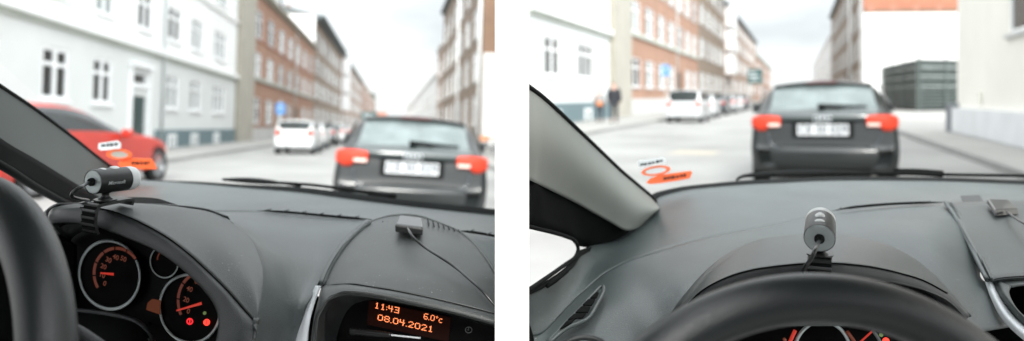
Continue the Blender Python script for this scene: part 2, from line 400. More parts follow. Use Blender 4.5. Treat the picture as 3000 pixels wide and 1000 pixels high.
# ------------------------------------------------------------------ buildings
WCACHE = {}
def window_meshes(w_, h_, style, pm):
    key = (round(w_, 2), round(h_, 2), style, pm)
    if key in WCACHE: return WCACHE[key]
    b = .09 if style != 'cross' else .12
    gs = [box_geo(-.10, -.03, -w_/2, -w_/2 + b, 0, h_), box_geo(-.10, -.03, w_/2 - b, w_/2, 0, h_),
          box_geo(-.10, -.032, -w_/2 + b, w_/2 - b, 0, b), box_geo(-.10, -.032, -w_/2 + b, w_/2 - b, h_ - b, h_)]
    tz = h_ * .67
    if style in ('cross', 'tee'):
        gs += [box_geo(-.10, -.022, -b * .8, b * .8, b, h_ - b), box_geo(-.10, -.026, -w_/2 + b, w_/2 - b, tz - b/2, tz + b/2)]
    if style == 'triple':
        gs += [box_geo(-.10, -.022, q - .05, q + .05, b, h_ - b) for q in (-w_/6, w_/6)] + [box_geo(-.10, -.026, -w_/2 + b, w_/2 - b, tz - .05, tz + .05)]
    if style == 'arch':      # segmental head in the brick opening
        gs += [box_geo(-.10, -.022, -.05, .05, b, h_ - b), box_geo(-.10, -.026, -w_/2 + b, w_/2 - b, tz - .05, tz + .05)]
    V, Fs = merge(gs)
    me = bpy.data.meshes.new('window_frame'); me.from_pydata([tuple(q) for q in V], [], Fs); me.materials.append(M['frame'])
    V, Fs = box_geo(-.125, -.07, -w_/2, w_/2, 0, h_)
    mp_ = bpy.data.meshes.new('pane'); mp_.from_pydata([tuple(q) for q in V], [], Fs); mp_.materials.append(M[pm])
    WCACHE[key] = (me, mp_); return WCACHE[key]
def add_window(root, a, z0, w_, h_, style='tee', pm='pane_pale', name='window'):
    fm, pm_ = window_meshes(w_, h_, style, pm)
    o = bpy.data.objects.new(name, fm); COL.objects.link(o); o.parent = root; o.location = (0, a, z0)
    q = bpy.data.objects.new('pane', pm_); COL.objects.link(q); q.parent = o
    return o
def wall_geo(L, H, ops, z0=0.0, dep=.15):
    aa = sorted({0, L} | {x for o in ops for x in (o[0], o[1])}); zz = sorted({z0, H} | {x for o in ops for x in (o[2], o[3])})
    aa = [x for x in aa if 0 <= x <= L]; zz = [x for x in zz if z0 <= x <= H]
    V, Fs = [], []
    idx = {}
    def vid(x, a, z):
        k = (round(x, 4), round(a, 4), round(z, 4))
        if k not in idx: idx[k] = len(V); V.append(Vector(k))
        return idx[k]
    for i in range(len(aa) - 1):
        for j in range(len(zz) - 1):
            ca, cz = (aa[i] + aa[i+1]) / 2, (zz[j] + zz[j+1]) / 2
            if any(o[0] < ca < o[1] and o[2] < cz < o[3] for o in ops): continue
            Fs.append((vid(0, aa[i], zz[j]), vid(0, aa[i+1], zz[j]), vid(0, aa[i+1], zz[j+1]), vid(0, aa[i], zz[j+1])))
    for a0, a1, q0, q1 in ops:
        for (p, q) in (((a0, q0), (a1, q0)), ((a1, q0), (a1, q1)), ((a1, q1), (a0, q1)), ((a0, q1), (a0, q0))):
            Fs.append((vid(0, *p), vid(-dep, *p), vid(-dep, *q), vid(0, *q)))
    return V, Fs
def building(name, S, side, t0, s0, s1, H, wmat, label, wins, deep=9, group=None, skew=None, cornice=None, strings=(), plinth=None, roof=None,
             low=None, cat='building', style='tee', extras=None, pmix=.22):
    """side -1: on the left, facing right; local x outward, y along the facade, z up.  wins: (s_start, s_end, z0, z1[, style, pane])"""
    L = s1 - s0
    if side < 0: root = empty(name, S @ tr(t0, s0)); loc = lambda s: s - s0
    else: root = empty(name, S @ tr(t0, s1, 0, math.pi)); loc = lambda s: s1 - s
    tag(root, label, cat, group)
    ops = []
    for wv in wins:
        a0, a1 = sorted((loc(wv[0]), loc(wv[1]))); ops.append((a0, a1, wv[2], wv[3]))
    back = skew or [(-deep, 0), (-deep, L)]
    poly = [(0, 0), (0, L), back[1], back[0]]
    def shell(zl, zh, ops_, m_, nm):
        V, Fs = wall_geo(L, zh, ops_, zl)
        b0 = len(V); V += [Vector((x, y, z)) for x, y in poly for z in (zl, zh)]
        for i in (1, 2, 3):
            j = (i + 1) % 4; Fs.append((b0 + 2*i, b0 + 2*j, b0 + 2*j + 1, b0 + 2*i + 1))
        Fs.append(tuple(b0 + 2*i + 1 for i in range(4)))
        return mk(nm, V, Fs, M[m_], root, world=False)
    if low:      # lower storey in another finish
        zl, lm = low
        shell(0, zl, [o for o in ops if o[3] <= zl + .01], lm, 'lower_wall'); shell(zl + .002, H, [o for o in ops if o[2] >= zl - .01], wmat, 'wall')
    else: shell(0, H, ops, wmat, 'wall')
    for wv, op in zip(wins, ops):
        st = wv[4] if len(wv) > 4 else style; pm = wv[5] if len(wv) > 5 else ('pane' if random.random() < pmix else 'pane_pale')
        a = (op[0] + op[1]) / 2
        if st == 'door':
            V, Fs = merge([box_geo(-.12, -.06, op[0], op[1], op[2], op[3]), box_geo(-.06, -.04, op[0] + .2, op[1] - .2, op[2] + .25, op[2] + .9), box_geo(-.06, -.04, op[0] + .2, op[1] - .2, op[2] + 1.05, op[3] - .2)])
            d = mk('door', V, Fs, M['door'], root, world=False)
            V, Fs = box_geo(-.04, .02, op[1] - .2, op[1] - .08, op[2] + .98, op[2] + 1.02); mk('handle', V, Fs, M['silver'], d, world=False)
            continue
        o = add_window(root, a, op[2], op[1] - op[0], op[3] - op[2], st, pm)
        if st != 'basement':
            V, Fs = box_geo(.003, .09, a - (op[1]-op[0])/2 - .1, a + (op[1]-op[0])/2 + .1, op[2] - .10, op[2] - .01); V = [q - Vector((0, a, op[2])) for q in V]
            mk('sill', V, Fs, M['frame'] if wmat.startswith('stucco') else M['grey_stone'], o, world=False)
    for z, h, pr, m_ in strings:
        V, Fs = box_geo(.003, pr, 0.003, L - .003, z, z + h); mk('string_course', V, Fs, M[m_], root, world=False)
    if plinth:
        h, m_, a0, a1 = plinth; a0, a1 = sorted((loc(a0), loc(a1)))
        V, Fs = box_geo(.004, .07, a0 + .002, a1 - .002, .003, h); mk('plinth', V, Fs, M[m_], root, world=False)
    if cornice:
        h, pr, m_ = cornice
        V, Fs = merge([box_geo(.004, pr * .5, 0.004, L - .004, H - h, H - h * .5), box_geo(.004, pr, 0.004, L - .004, H - h * .5 + .002, H + .003)])
        mk('cornice', V, Fs, M[m_], root, world=False)
    if roof:
        h, m_ = roof
        d_ = deep; V = [Vector(q) for q in ((.25, 0, H + .01), (.25, L, H + .01), (-d_/2, 0, H + h), (-d_/2, L, H + h), (-d_ - .2, 0, H + .01), (-d_ - .2, L, H + .01))]
        r_ = mk('roof', V, [(0, 1, 3, 2), (2, 3, 5, 4), (0, 2, 4), (1, 5, 3), (0, 4, 5, 1)], M[m_], root, world=False)
        for k in range(max(1, int(L / 14))):
            c = L * (k + .5) / max(1, int(L / 14)); V, Fs = box_geo(-d_/2 - .4, -d_/2 + .4, c - .5, c + .5, H + h * .6, H + h + 1.2)
            mk('chimney', V, Fs, M['brown'], r_, world=False)
    if extras: extras(root, loc)
    return root

def pipe(root, a, H, x=.09, r=.06, m_='zinc'):
    V, Fs = tube_geo([Vector((x, a, .15)), Vector((x, a, H))], r, 8); return mk('downpipe', V, Fs, M[m_], root, world=False, smooth=True)
def grid_wins(s_list, w_, zs, style, pane=None):
    return [(s, s + w_, z0, z1, style) + ((pane,) if pane else ()) for s in s_list for z0, z1 in zs]

# left photograph, left side of the street
def white_extras(root, loc):
    pipe(root, loc(32.0), 13.4)
    # stone hood over the door, recessed panels' frames round the door
    a = loc(29.35)
    V, Fs = merge([box_geo(.004, .25, a - 1.15, a + 1.15, 3.42, 3.58), box_geo(.004, .12, a - 1.1, a - .92, .15, 3.4), box_geo(.004, .12, a + .92, a + 1.1, .15, 3.4), box_geo(.004, .3, a - 1.0, a + 1.0, .0, .14)])
    mk('door_surround', V, Fs, M['frame'], root, world=False)
    for s in (36.3, 40.7, 32.7):
        V, Fs = merge([box_geo(.08, .13, loc(s) + .1, loc(s) + .25, .15, .62), box_geo(.08, .13, loc(s) + 1.1, loc(s) + 1.25, .15, .62), box_geo(.08, .13, loc(s) + .62, loc(s) + .74, .15, .62), box_geo(.08, .132, loc(s) + .1, loc(s) + 1.25, .62, .74)])
        f_ = mk('basement_window', V, Fs, M['frame'], root, world=False)
        V, Fs = box_geo(.072, .1, loc(s) + .25, loc(s) + 1.1, .15, .62); mk('pane', V, Fs, M['pane_pale'], f_, world=False)
gs = []
for a0, a1 in ((17.9, 19.5), (21.7, 23.35), (25.1, 26.65)): gs += [(a0, a1, 1.87, 3.45, 'cross', 'pane')]
gs += [(28.5, 30.2, .15, 2.3, 'door'), (28.5, 30.2, 2.72, 3.25, 'fix', 'pane')]
for a0, a1 in ((32.7, 34.4), (36.3, 38.2), (40.7, 43.4)): gs += [(a0, a1, 1.9, 3.46, 'tee' if a0 < 40 else 'triple', 'pane_pale')]
for a0, a1 in ((17.9, 19.5), (21.7, 23.3), (25.1, 26.6), (29.0, 30.5), (32.7, 34.4), (36.3, 38.2), (40.7, 43.4)):
    gs += [(a0, a1, 5.0, 6.55, 'cross' if a0 in (29.0, 32.7) else ('triple' if a0 > 40 else 'tee'), 'pane' if a0 in (29.0, 32.7) else 'pane_pale'), (a0, a1, 8.2, 9.8, 'tee', 'pane_pale')]
building('white_townhouse', SL, -1, -10, 13, 46.2, 13.5, 'stucco_up', 'white plastered townhouse with dark green street door and pale cornice band, behind the red car', gs,
         low=(4.0, 'stucco'), strings=((4.02, .14, .10, 'trimgreen'), (4.165, .22, .22, 'stucco_up'), (7.7, .16, .12, 'stucco_up')), cornice=(.6, .45, 'stucco_up'), plinth=(.93, 'plinth_teal', 31.3, 46.2), extras=white_extras)
building('beige_stair_tower', SL, -1, -9.7, 46.25, 50.7, 14.5, 'beige', 'tall narrow windowless beige brick strip between white townhouse and red brick house above the webcam', [], cornice=(.3, .2, 'beige'))
sp = [51.6 + 5.45 * i for i in range(7)]
wr = grid_wins(sp, 3.0, ((1.35, 3.25), (4.85, 6.6), (7.7, 9.75)), 'arch')
wr = [q if not (abs(q[0] - sp[4]) < .1 and q[2] < 2) else (q[0] + .4, q[1] - .8, .15, 3.0, 'door') for q in wr]
def red_extras(k):
    def fn(root, loc):
        L = abs(loc(0) - loc(1)); y = 22 * k
        pipe(root, y, 11 * (1.17 if k < 1 else 1))
        H = 11.4 * (1.17 if k < 1 else 1)
        V = [Vector((-2.2, y + x, H + z)) for x, z in ((0, 0), (3.6, 0), (3.6, 2.6), (1.8, 4.4), (0, 2.6))]
        V += [v - Vector((4, 0, 0)) for v in V]; Fs = [(0, 1, 2, 3, 4), (9, 8, 7, 6, 5)] + [(i, i + 5, (i + 1) % 5 + 5, (i + 1) % 5) for i in range(5)]
        d = mk('dormer', V, Fs, M['palefar'], root, world=False)
        V = [Vector((-2.0, y + x, H + z)) for x, z in ((-.2, 2.5), (1.8, 4.5), (3.8, 2.5), (3.8, 2.7), (1.8, 4.75), (-.2, 2.7))]; V += [v - Vector((4.2, 0, 0)) for v in V]
        Fs = [(0, 5, 4, 1), (1, 4, 3, 2), (6, 7, 10, 11), (7, 8, 9, 10), (5, 11, 10, 4), (4, 10, 9, 3), (0, 6, 11, 5), (2, 3, 9, 8), (0, 1, 7, 6), (1, 2, 8, 7)]
        mk('dormer_roof', V, Fs, M['slate'], d, world=False)
    return fn
building('red_brick_house', SL, -1, -10, 50.75, 89.6, 11.3, 'redbrick', 'long red brick house with arched pale windows and grey string course, beyond the beige strip', wr,
         strings=((4.5, .22, .16, 'trimgreen'), (7.5, .14, .08, 'redbrick')), cornice=(.45, .4, 'beige'), plinth=(1.0, 'grey_stone', 50.75, 89.6), roof=(1.2, 'slate'), extras=red_extras(1))
building('brown_brick_house', SL, -1, -10, 89.65, 133.5, 15.4, 'brown', 'tall brown brick apartment house with dark projecting eaves next to the red brick house', grid_wins([91 + 7 * i for i in range(6)], 4.2, ((1.5, 3.6), (4.9, 7.0), (8.1, 10.2), (11.3, 13.6)), 'tee'),
         cornice=(.6, 1.1, 'trimdark'), plinth=(1.1, 'grey_stone', 89.65, 133.5), roof=(1.0, 'trimdark'), extras=lambda r, l: mk('rendered_gable', *box_geo(-8.9, -.02, -.06, -.004, 11.4, 15.3), M['palefar'], r, world=False))
building('russet_brick_house', SL, -1, -10, 133.6, 221, 15.4, 'brownred', 'russet apartment house with stacked white bay windows further along the street', grid_wins([136 + 11 * i for i in range(8)], 6.5, ((1.5, 3.8), (5.0, 7.4), (8.4, 10.8), (11.8, 14)), 'triple'),
         cornice=(.5, .6, 'trimdark'), roof=(1.0, 'tile'), extras=lambda r, l: [mk('bay_window', *box_geo(.01, 1.2, 3, 10, z, z + 3.0), M['frame'], r, world=False) for z in (4.4, 7.9, 11.4)])
building('far_orange_house', SL, -1, -10, 221.1, 380, 15.8, 'redbrick', 'farthest orange brick terrace on the left before the street ends', grid_wins([226 + 18 * i for i in range(8)], 8, ((1.5, 4), (5, 7.5), (8.5, 11), (12, 14.4)), 'tee'), cornice=(.5, .4, 'trimgreen'))
building('glass_tower', SL, -1, -10, 385, 400, 20, 'slat', 'narrow blue-grey tower rising at the end of the left terrace', grid_wins([387, 393], 3.5, ((3, 6), (8, 11), (13, 16)), 'tee'), cornice=(.5, .2, 'trimdark'))
building('far_orange_block', SL, -1, -4.5, 520, 545, 12.5, 'redbrick', 'small distant orange block closing the street', grid_wins([523, 530, 537], 3, ((3, 5), (8, 10)), 'tee'), deep=16, cornice=(.5, .3, 'palefar'))
# left photograph, right side
def brown_r_extras(H, lowz):
    def fn(root, loc):
        for s in ((51.3, 69.0) if lowz else (80, 99)): pipe(root, loc(s), H - .5, .14, .13, 'frame')
    return fn
building('brown_corner_house', SL, 1, 6.5, 50.5, 92.5, 17.0, 'brown', 'brown brick corner house with white bays, right of the small hatchback with tilted plate', grid_wins([53.5 + 6.5 * i for i in range(6)], 3.4, ((1.6, 4.0), (5.1, 7.5), (8.6, 11.0), (12.2, 14.8)), 'tee'),
         skew=[(-7, 0), (-2.1, 42)], cornice=(.5, .5, 'trimdark'), extras=brown_r_extras(17, True))
V, Fs = box_geo(6.53, 8.55, 49.9, 50.46, .12, 6.9)
o = mk('white_wall', [q for q in V], Fs, M['palefar'], M=SL); tag(o, 'white painted wall against the lower gable of the brown corner house', 'wall')
building('pale_brown_house', SL, 1, 6.5, 92.6, 104, 13, 'brownred', 'narrow lower brick house behind the brown corner house, right of the road', grid_wins([94, 99], 3, ((1.6, 4.0), (5.1, 7.5), (8.6, 11.0)), 'tee'), cornice=(.4, .3, 'palefar'))
building('pale_terrace', SL, 1, 6.5, 104.1, 330, 9.8, 'palefar', 'long low pale terrace fading away on the right of the road', grid_wins([108 + 15 * i for i in range(14)], 8, ((1.6, 3.6), (5.1, 7.1)), 'tee'), cornice=(.4, .3, 'palefar'))

# right photograph, left side: the same street nearer by
def white2_extras(root, loc):
    for s in (28.2, 33.2):
        V, Fs = merge([box_geo(.08, .13, loc(s) + .1, loc(s) + .25, .15, .62), box_geo(.08, .13, loc(s) + 1.1, loc(s) + 1.25, .15, .62), box_geo(.08, .132, loc(s) + .1, loc(s) + 1.25, .62, .74)])
        f_ = mk('basement_window', V, Fs, M['frame'], root, world=False)
        V, Fs = box_geo(.072, .1, loc(s) + .25, loc(s) + 1.1, .15, .62); mk('pane', V, Fs, M['pane_pale'], f_, world=False)
building('white_townhouse', SR, -1, -10, 25.7, 38.7, 15.8, 'stucco_up', 'white plastered townhouse above the two pedestrians, cut by the beige pillar',
         [(27.6, 29.7, 2.28, 4.0, 'tee', 'pane'), (32.6, 35.3, 2.3, 4.05, 'triple', 'pane'), (27.6, 29.7, 6.0, 7.7, 'tee', 'pane_pale'), (32.6, 35.3, 6.0, 7.7, 'triple', 'pane_pale'), ],
         low=(4.7, 'stucco'), strings=((4.72, .16, .12, 'trimgreen'), (4.885, .26, .24, 'stucco_up')), cornice=(.6, .45, 'stucco_up'), plinth=(1.05, 'plinth_teal', 25.7, 38.7), extras=white2_extras, skew=[(-2.6, 7.5), (-3.5, 13)])
building('beige_stair_tower', SR, -1, -9.7, 38.75, 43.1, 17, 'beige', 'tall narrow windowless beige brick strip right of the pedestrian in black', [], skew=[(-3.5, 0), (-5, 4.35)], cornice=(.3, .2, 'beige'))
sp = [44.0 + 4.75 * i for i in range(7)]
wr = grid_wins(sp, 3.1, ((2.0, 3.95), (5.7, 7.8), (9.2, 11.4)), 'arch')
wr = [q if not (abs(q[0] - sp[4]) < .1 and q[2] < 3) else (q[0] + .5, q[1] - .8, .15, 3.6, 'door') for q in wr]
building('red_brick_house', SR, -1, -10, 43.15, 76.9, 13.3, 'redbrick', 'long red brick house with arched pale windows, behind the white van and blue parking sign', wr, deep=6,
         strings=((5.35, .25, .16, 'trimgreen'),), cornice=(.5, .4, 'beige'), plinth=(1.2, 'grey_stone', 43.15, 76.9), roof=(1.2, 'slate'), extras=red_extras(.87))
building('brown_brick_house', SR, -1, -10, 77, 106, 17, 'brown', 'brown brick apartment house with dark eaves beyond the red brick house with arched windows', grid_wins([78.5 + 6 * i for i in range(4)] + [102], 3.6, ((2, 4.1), (5.8, 8), (9.6, 11.8), (13.2, 15.5)), 'tee'), cornice=(.6, 1.0, 'trimdark'), plinth=(1.2, 'grey_stone', 77, 106))
building('russet_brick_house', SR, -1, -10, 106.1, 190, 15.5, 'brownred', 'russet apartment house with stacked white bay windows above the row of parked cars', grid_wins([108.5 + 11 * i for i in range(7)], 6, ((2, 4.2), (5.8, 8), (9.4, 11.6), (12.6, 14.6)), 'triple'), cornice=(.5, .5, 'trimdark'),
         extras=lambda r, l: [mk('bay_window', *box_geo(.01, 1.1, 2, 9, z, z + 3.0), M['frame'], r, world=False) for z in (4.8, 8.4, 12)])
building('far_orange_house', SR, -1, -10, 190.1, 300, 12.5, 'redbrick', 'farthest orange brick terrace above the parked cars', grid_wins([195 + 18 * i for i in range(6)], 8, ((2, 4.4), (5.6, 8), (9, 11)), 'tee'), cornice=(.5, .4, 'trimgreen'))
building('far_orange_block', SR, -1, -17, 420, 440, 14, 'redbrick', 'small distant orange block at the end of the street, left of the black hatchback', grid_wins([423, 430], 3, ((3, 5), (8, 10)), 'tee'), deep=13, cornice=(.5, .3, 'palefar'))
# right photograph, right side
s0, s1 = 78.7, 150.0; L = s1 - s0
wd = Vector((.923, .385))          # the end wall stands skew to the street
bx = lambda k: (-wd.x * k, L - wd.y * k)
def end_wall(root, loc):
    p0, p1 = Vector((0, L, 0)), Vector((*bx(11.6), 0)); n = Vector((.385, .923, 0))
    def slab(z0, z1, th, m_, nm, k0=0, k1=1):
        a, b = p0.lerp(p1, k0), p0.lerp(p1, k1)
        V = [q + n * e + Vector((0, 0, z)) for z in (z0, z1) for q, e in ((a, .004), (b, .004), (b, th), (a, th))]
        return mk(nm, V, [(0, 1, 2, 3), (7, 6, 5, 4), (0, 4, 5, 1), (1, 5, 6, 2), (2, 6, 7, 3), (3, 7, 4, 0)], M[m_], root, world=False)
    slab(.1, 9.75, .10, 'palefar', 'painted_gable'); slab(9.8, 10.1, .06, 'brown', 'brick_band'); slab(10.2, 16.8, .05, 'redbrick', 'brick_gable')
    for k in range(5): slab(9.95, 10.55, .13, 'tile', 'corbel', .04 + k * .2, .09 + k * .2)
    for s in (79.3, 96.0): pipe(root, loc(s), 16.4, .14, .16, 'frame')
building('brown_corner_house', SR, 1, 6.3, s0, s1, 17.0, 'brown', 'brown brick house with white painted gable behind the dark slatted enclosure',
         grid_wins([82 + 8 * i for i in range(8)], 4.2, ((1.8, 4.2), (5.3, 7.7), (8.8, 11.2), (12.4, 15)), 'tee'), skew=[(-8, 0), bx(11.6)], cornice=(.5, .5, 'trimdark'), extras=end_wall)
building('pale_terrace', SR, 1, 6.3, 150.2, 330, 13.5, 'palefar', 'pale hazy terrace fading away behind the brown house on the right', grid_wins([155 + 15 * i for i in range(11)], 8, ((1.6, 3.6), (5.1, 7.1), (8.6, 10.6)), 'tee'), cornice=(.4, .3, 'palefar'))
def cream_extras(root, loc):
    L_ = 22.0
    V, Fs = box_geo(.004, .22, 0.35, L_ - .01, .005, .88); mk('low_plinth', V, Fs, M['bluewhite'], root, world=False)
    V, Fs = box_geo(.223, .34, 0.1, L_ - .01, .005, .12); mk('footing', V, Fs, M['kerb'], root, world=False)
    V, Fs = box_geo(.004, .3, -.05, .34, .005, 1.0); mk('corner_stone', V, Fs, M['slate'], root, world=False)
    V, Fs = tube_geo([Vector((.08, 3.2, 1.0)), Vector((.08, 3.2, 1.35))], .05, 8); mk('vent_pipe', V, Fs, M['cream'], root, world=False)
building('cream_house', SR, 1, 4.7, 3.5, 25.5, 9.5, 'cream', 'cream plastered house with pale blue plinth at the right edge of the view', [(14.4, 19.8, 2.72, 5.3, 'triple', 'pane'), (7, 10, 2.72, 5.3, 'tee', 'pane')], extras=cream_extras, deep=9, cornice=(.3, .3, 'frame'))

# ------------------------------------------------------------------ slatted enclosure
def slatted():
    S = SR
    pts = [Vector((7.35, 72)), Vector((8.25, 58)), Vector((12.4, 62.5))]
    root = empty('slatted_enclosure', S @ tr(pts[1].x, pts[1].y)); tag(root, 'dark green slatted enclosure standing before the white painted gable', 'enclosure')
    rel = [p - pts[1] for p in pts]; H = 4.05
    for a, b in ((rel[0], rel[1]), (rel[1], rel[2])):
        d = (b - a); Ln = d.length; d = d.normalized(); n = Vector((-d.y, d.x))
        if n.dot(-pts[1]) < 0: n = -n
        def bb(k0, k1, e0, e1, z0, z1):
            V = [Vector((*(a + d * k + n * e), z)) for z in (z0, z1) for k, e in ((k0, e0), (k1, e0), (k1, e1), (k0, e1))]
            return V, [(3, 2, 1, 0), (4, 5, 6, 7), (0, 1, 5, 4), (1, 2, 6, 5), (2, 3, 7, 6), (3, 0, 4, 7)]
        mk('backing', *bb(0, Ln, -.10, -.05, .1, H - .1), M['fenceback'], root, world=False)
        gs = [bb(0.01, Ln - .01, -.04, .03, .35 + i * .26, .35 + i * .26 + .12) for i in range(14)]
        mk('slat_panel', *merge(gs), M['slat'], root, world=False)
        np_ = 4 if Ln > 8 else 3
        for i in range(np_):
            k = Ln * i / (np_ - 1) if np_ > 1 else 0; mk('post', *bb(max(k - .08, 0), min(k + .08, Ln), .031, .12, 0, H), M['slat'], root, world=False)
        for i, z in ((0, 1.9), (1, 2.65), (2, 3.35)): mk('pale_rail', *bb(.2, Ln - .2, .032, .05, z, z + .07), M['rail'], root, world=False)
slatted()

# ------------------------------------------------------------------ cars
def car_grid(L, W, H, kind):
    """half-section loft; returns fine grid (stations x rows) of the right half and the index ranges of the glass"""
    w = W / 2
    if kind == 'van': rear = [(0.0, .50), (.02, .62), (.05, .98), (.08, 1.06), (.16, 1.30), (.26, H - .07), (.45, H), ]
    elif kind == 'suv': rear = [(0.0, .55), (.04, .66), (.08, 1.0), (.13, 1.08), (.32, 1.30), (.52, H - .07), (.8, H)]
    else: rear = [(0.0, .56), (.03, .62), (.075, .93), (.12, 1.0), (.33, 1.19), (.56, H - .05), (.85, H)]
    k = L / 4.3; nose = .10 if kind == 'suv' else 0
    fr = [(1.8*k, H + .01), (2.45*k, H - .03), (2.75*k, H - .10), (3.35*k, .98 + nose), (3.45*k, .94 + nose), (3.9*k, .86 + nose), (4.15*k, .74 + nose), (4.26*k, .60), (L, .48)]
    if kind == 'coupe': fr = [(1.35*k, H + .01), (1.85*k, H - .05), (2.2*k, H - .16), (2.80*k, 1.07), (2.95*k, 1.03), (3.5*k, .95), (3.95*k, .85), (4.18*k, .70), (L, .5)]; rear = [(0.0, .56), (.03, .62), (.075, .93), (.12, 1.0), (.33, 1.19), (.56, H - .05), (.85, H)]
    if kind == 'van': fr = [(1.9*k, H + .01), (2.7*k, H - .03), (3.05*k, H - .12), (3.6*k, 1.02), (3.68*k, .99), (4.0*k, .88), (4.2*k, .74), (4.27*k, .6), (L, .48)]
    st = rear + fr
    zb = .24
    rows_all = []
    belt = .93 if kind == 'hatch' else 1.0
    for y, zt in st:
        e0 = max(0, 1 - y / .16); e1 = max(0, (y - (L - .75)) / .75)
        ww = w * (1 - .10 * e0 ** 1.8) * (1 - .22 * e1 ** 2)
        lift = .10 * max(e0, e1)
        tall = zt > belt + .06
        zs = [zb + lift, zb + lift, zb + lift + .08, .52, .76, belt]
        xs = [0, ww * .84, ww * .965, ww, ww * .985, ww * .945]
        if tall:
            g = zt - belt
            zs += [belt + g * .45, zt - min(.095, g * .28), zt - min(.035, g * .12), zt]
            tw = w * (.80 - .07 * min(1, g / .45)) if kind != 'van' else w * .84
            if y < .6: tw = min(tw, ww * .86)
            xs += [ww * .93 + (tw - ww * .93) * .35, tw, tw * .72, 0]
        else:
            zs = [min(z, zt - .035 + .006 * i) for i, z in enumerate(zs)]
            zs += [zt - .012, zt - .006, zt - .001, zt]
            xs += [ww * .86, ww * .74, ww * .45, 0]
        rows_all.append([Vector((x, y, z)) for x, z in zip(xs, zs)])
    return st, rows_all
def car(name, S_M, L, W, H, kind, paintm, label, group=None, rear_detail=None, plate_txt=None, tail=None, glassr='rearglass', axr=(.175, .80)):
    root = empty(name, S_M); tag(root, label, 'car', group)
    st, R_ = car_grid(L, W, H, kind)
    ns, nr = len(st), 10
    sub = 4
    # fine resample with monotone-ish interpolation
    fine = []
    for i in range((ns - 1) * sub + 1):
        t = i / sub
        fine.append([cr_at([R_[j][r] for j in range(ns)], t) for r in range(nr)])
    F2 = []
    for sec in fine:
        F2.append([cr_at(sec, q / 3) for q in range((nr - 1) * 3 + 1)])
    m_ = len(F2[0]); n_ = len(F2)
    V, idx = [], {}
    for i in range(n_):
        for j in range(m_):
            v = F2[i][j]; idx[(i, j, 1)] = len(V); V.append(Vector((max(v.x, 0), v.y, v.z)))
            idx[(i, j, -1)] = len(V); V.append(Vector((-max(v.x, 0), v.y, v.z)))
    body, rg, wsf, sg = [], [], [], {1: [], -1: []}
    for i in range(n_ - 1):
        si = i / sub
        for j in range(m_ - 1):
            rj = j / 3
            for s in (1, -1):
                q = (idx[(i, j, s)], idx[(i + 1, j, s)], idx[(i + 1, j + 1, s)], idx[(i, j + 1, s)])
                if s > 0: q = q[::-1]
                zc = sum((V[k].z for k in q)) / 4
                if 3 <= si < 5.25 and rj >= 7.3: rg.append(q)
                elif 9 <= si < 10.0 and rj >= 7.3: wsf.append(q)
                elif 5.5 <= si < 9.75 and 5.15 <= rj < 7: sg[s].append(q)
                elif 9.75 <= si < 10 and 5.15 <= rj < 6.2: sg[s].append(q)
                else: body.append(q)
    body.append(tuple(idx[(0, j, 1)] for j in range(m_)) + tuple(idx[(0, j, -1)] for j in range(m_ - 1, -1, -1)))
    body.append((tuple(idx[(n_ - 1, j, 1)] for j in range(m_)) + tuple(idx[(n_ - 1, j, -1)] for j in range(m_ - 1, -1, -1)))[::-1])
    def sub_obj(nm, fs, mt, off=0.0):
        used = sorted({k for f in fs for k in f}); rm = {k: i for i, k in enumerate(used)}
        o = mk(nm, [V[k] for k in used], [tuple(rm[k] for k in f) for f in fs], mt, root, world=False, smooth=True)
        return o
    sub_obj('body', body, M[paintm]); sub_obj('rear_window', rg, M[glassr]); sub_obj('windscreen', wsf, M['carglass'])
    for s in (1, -1): sub_obj('side_window', sg[s], M['carglass'])
    wr_ = {'suv': .35, 'coupe': .345}.get(kind, .315)
    ax = (L * axr[0], L * axr[1])
    for s in (1, -1):
        for yy in ax:
            wo = W / 2 - .005
            o = empty('wheel', Matrix.Translation((s * wo, yy, wr_))); o.parent = root
            V_, F_ = lathe_geo([(wr_ * .70, .01), (wr_ * .93, .0), (wr_, -.03), (wr_, -.18), (wr_ * .9, -.21), (wr_ * .3, -.21)], 28, Matrix.Rotation(-math.pi/2 * s, 4, 'Z'))
            t1 = mk('tyre', V_, F_, M['tyre'], None, smooth=True); t1.parent = o; t1.location = (0.012 * s, 0, 0)
            gs = [lathe_geo([(wr_ * .78, .004), (wr_ * .66, .004), (wr_ * .62, -.04), (wr_ * .64, -.06)], 28, Matrix.Rotation(-math.pi/2 * s, 4, 'Z')), lathe_geo([(.001, -.0), (.06, -.003), (.07, -.04)], 14, Matrix.Rotation(-math.pi/2 * s, 4, 'Z'))]
            for kx in range(5):
                a = kx * 2 * math.pi / 5 + .3
                v, f = box_geo(-.012, .012, -.035, .035, .03, wr_ * .66); v = [Matrix.Rotation(a, 4, 'X') @ (q + Vector((-.02 * s, 0, 0))) for q in v]; gs.append((v, f))
            gs.append(lathe_geo([(.001, -.08), (wr_ * .64, -.08)], 20, Matrix.Rotation(-math.pi/2 * s, 4, 'Z')))
            t2 = mk('rim', *merge(gs), M['rim']); t2.parent = o; t2.location = (0.012 * s, 0, 0)
            # shadow in the wheel-arch gap, put in as a dark ring round the tyre
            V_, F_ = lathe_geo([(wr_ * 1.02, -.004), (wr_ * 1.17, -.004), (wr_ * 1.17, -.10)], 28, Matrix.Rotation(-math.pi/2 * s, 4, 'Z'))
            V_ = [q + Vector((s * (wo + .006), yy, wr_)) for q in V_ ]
            mk('wheel_arch_shade', V_, F_, M['rubber'], root, world=False, smooth=True)
        # mirrors and lamps
        V_, F_ = merge([box_geo(W/2 * s - .03 * s if s > 0 else W/2 * s - .17, W/2 * s + .17 if s > 0 else W/2 * s + .03, L * .60, L * .60 + .12, .96, 1.12)])
        mk('mirror', V_, F_, M[paintm], root, world=False, bevel=.04)
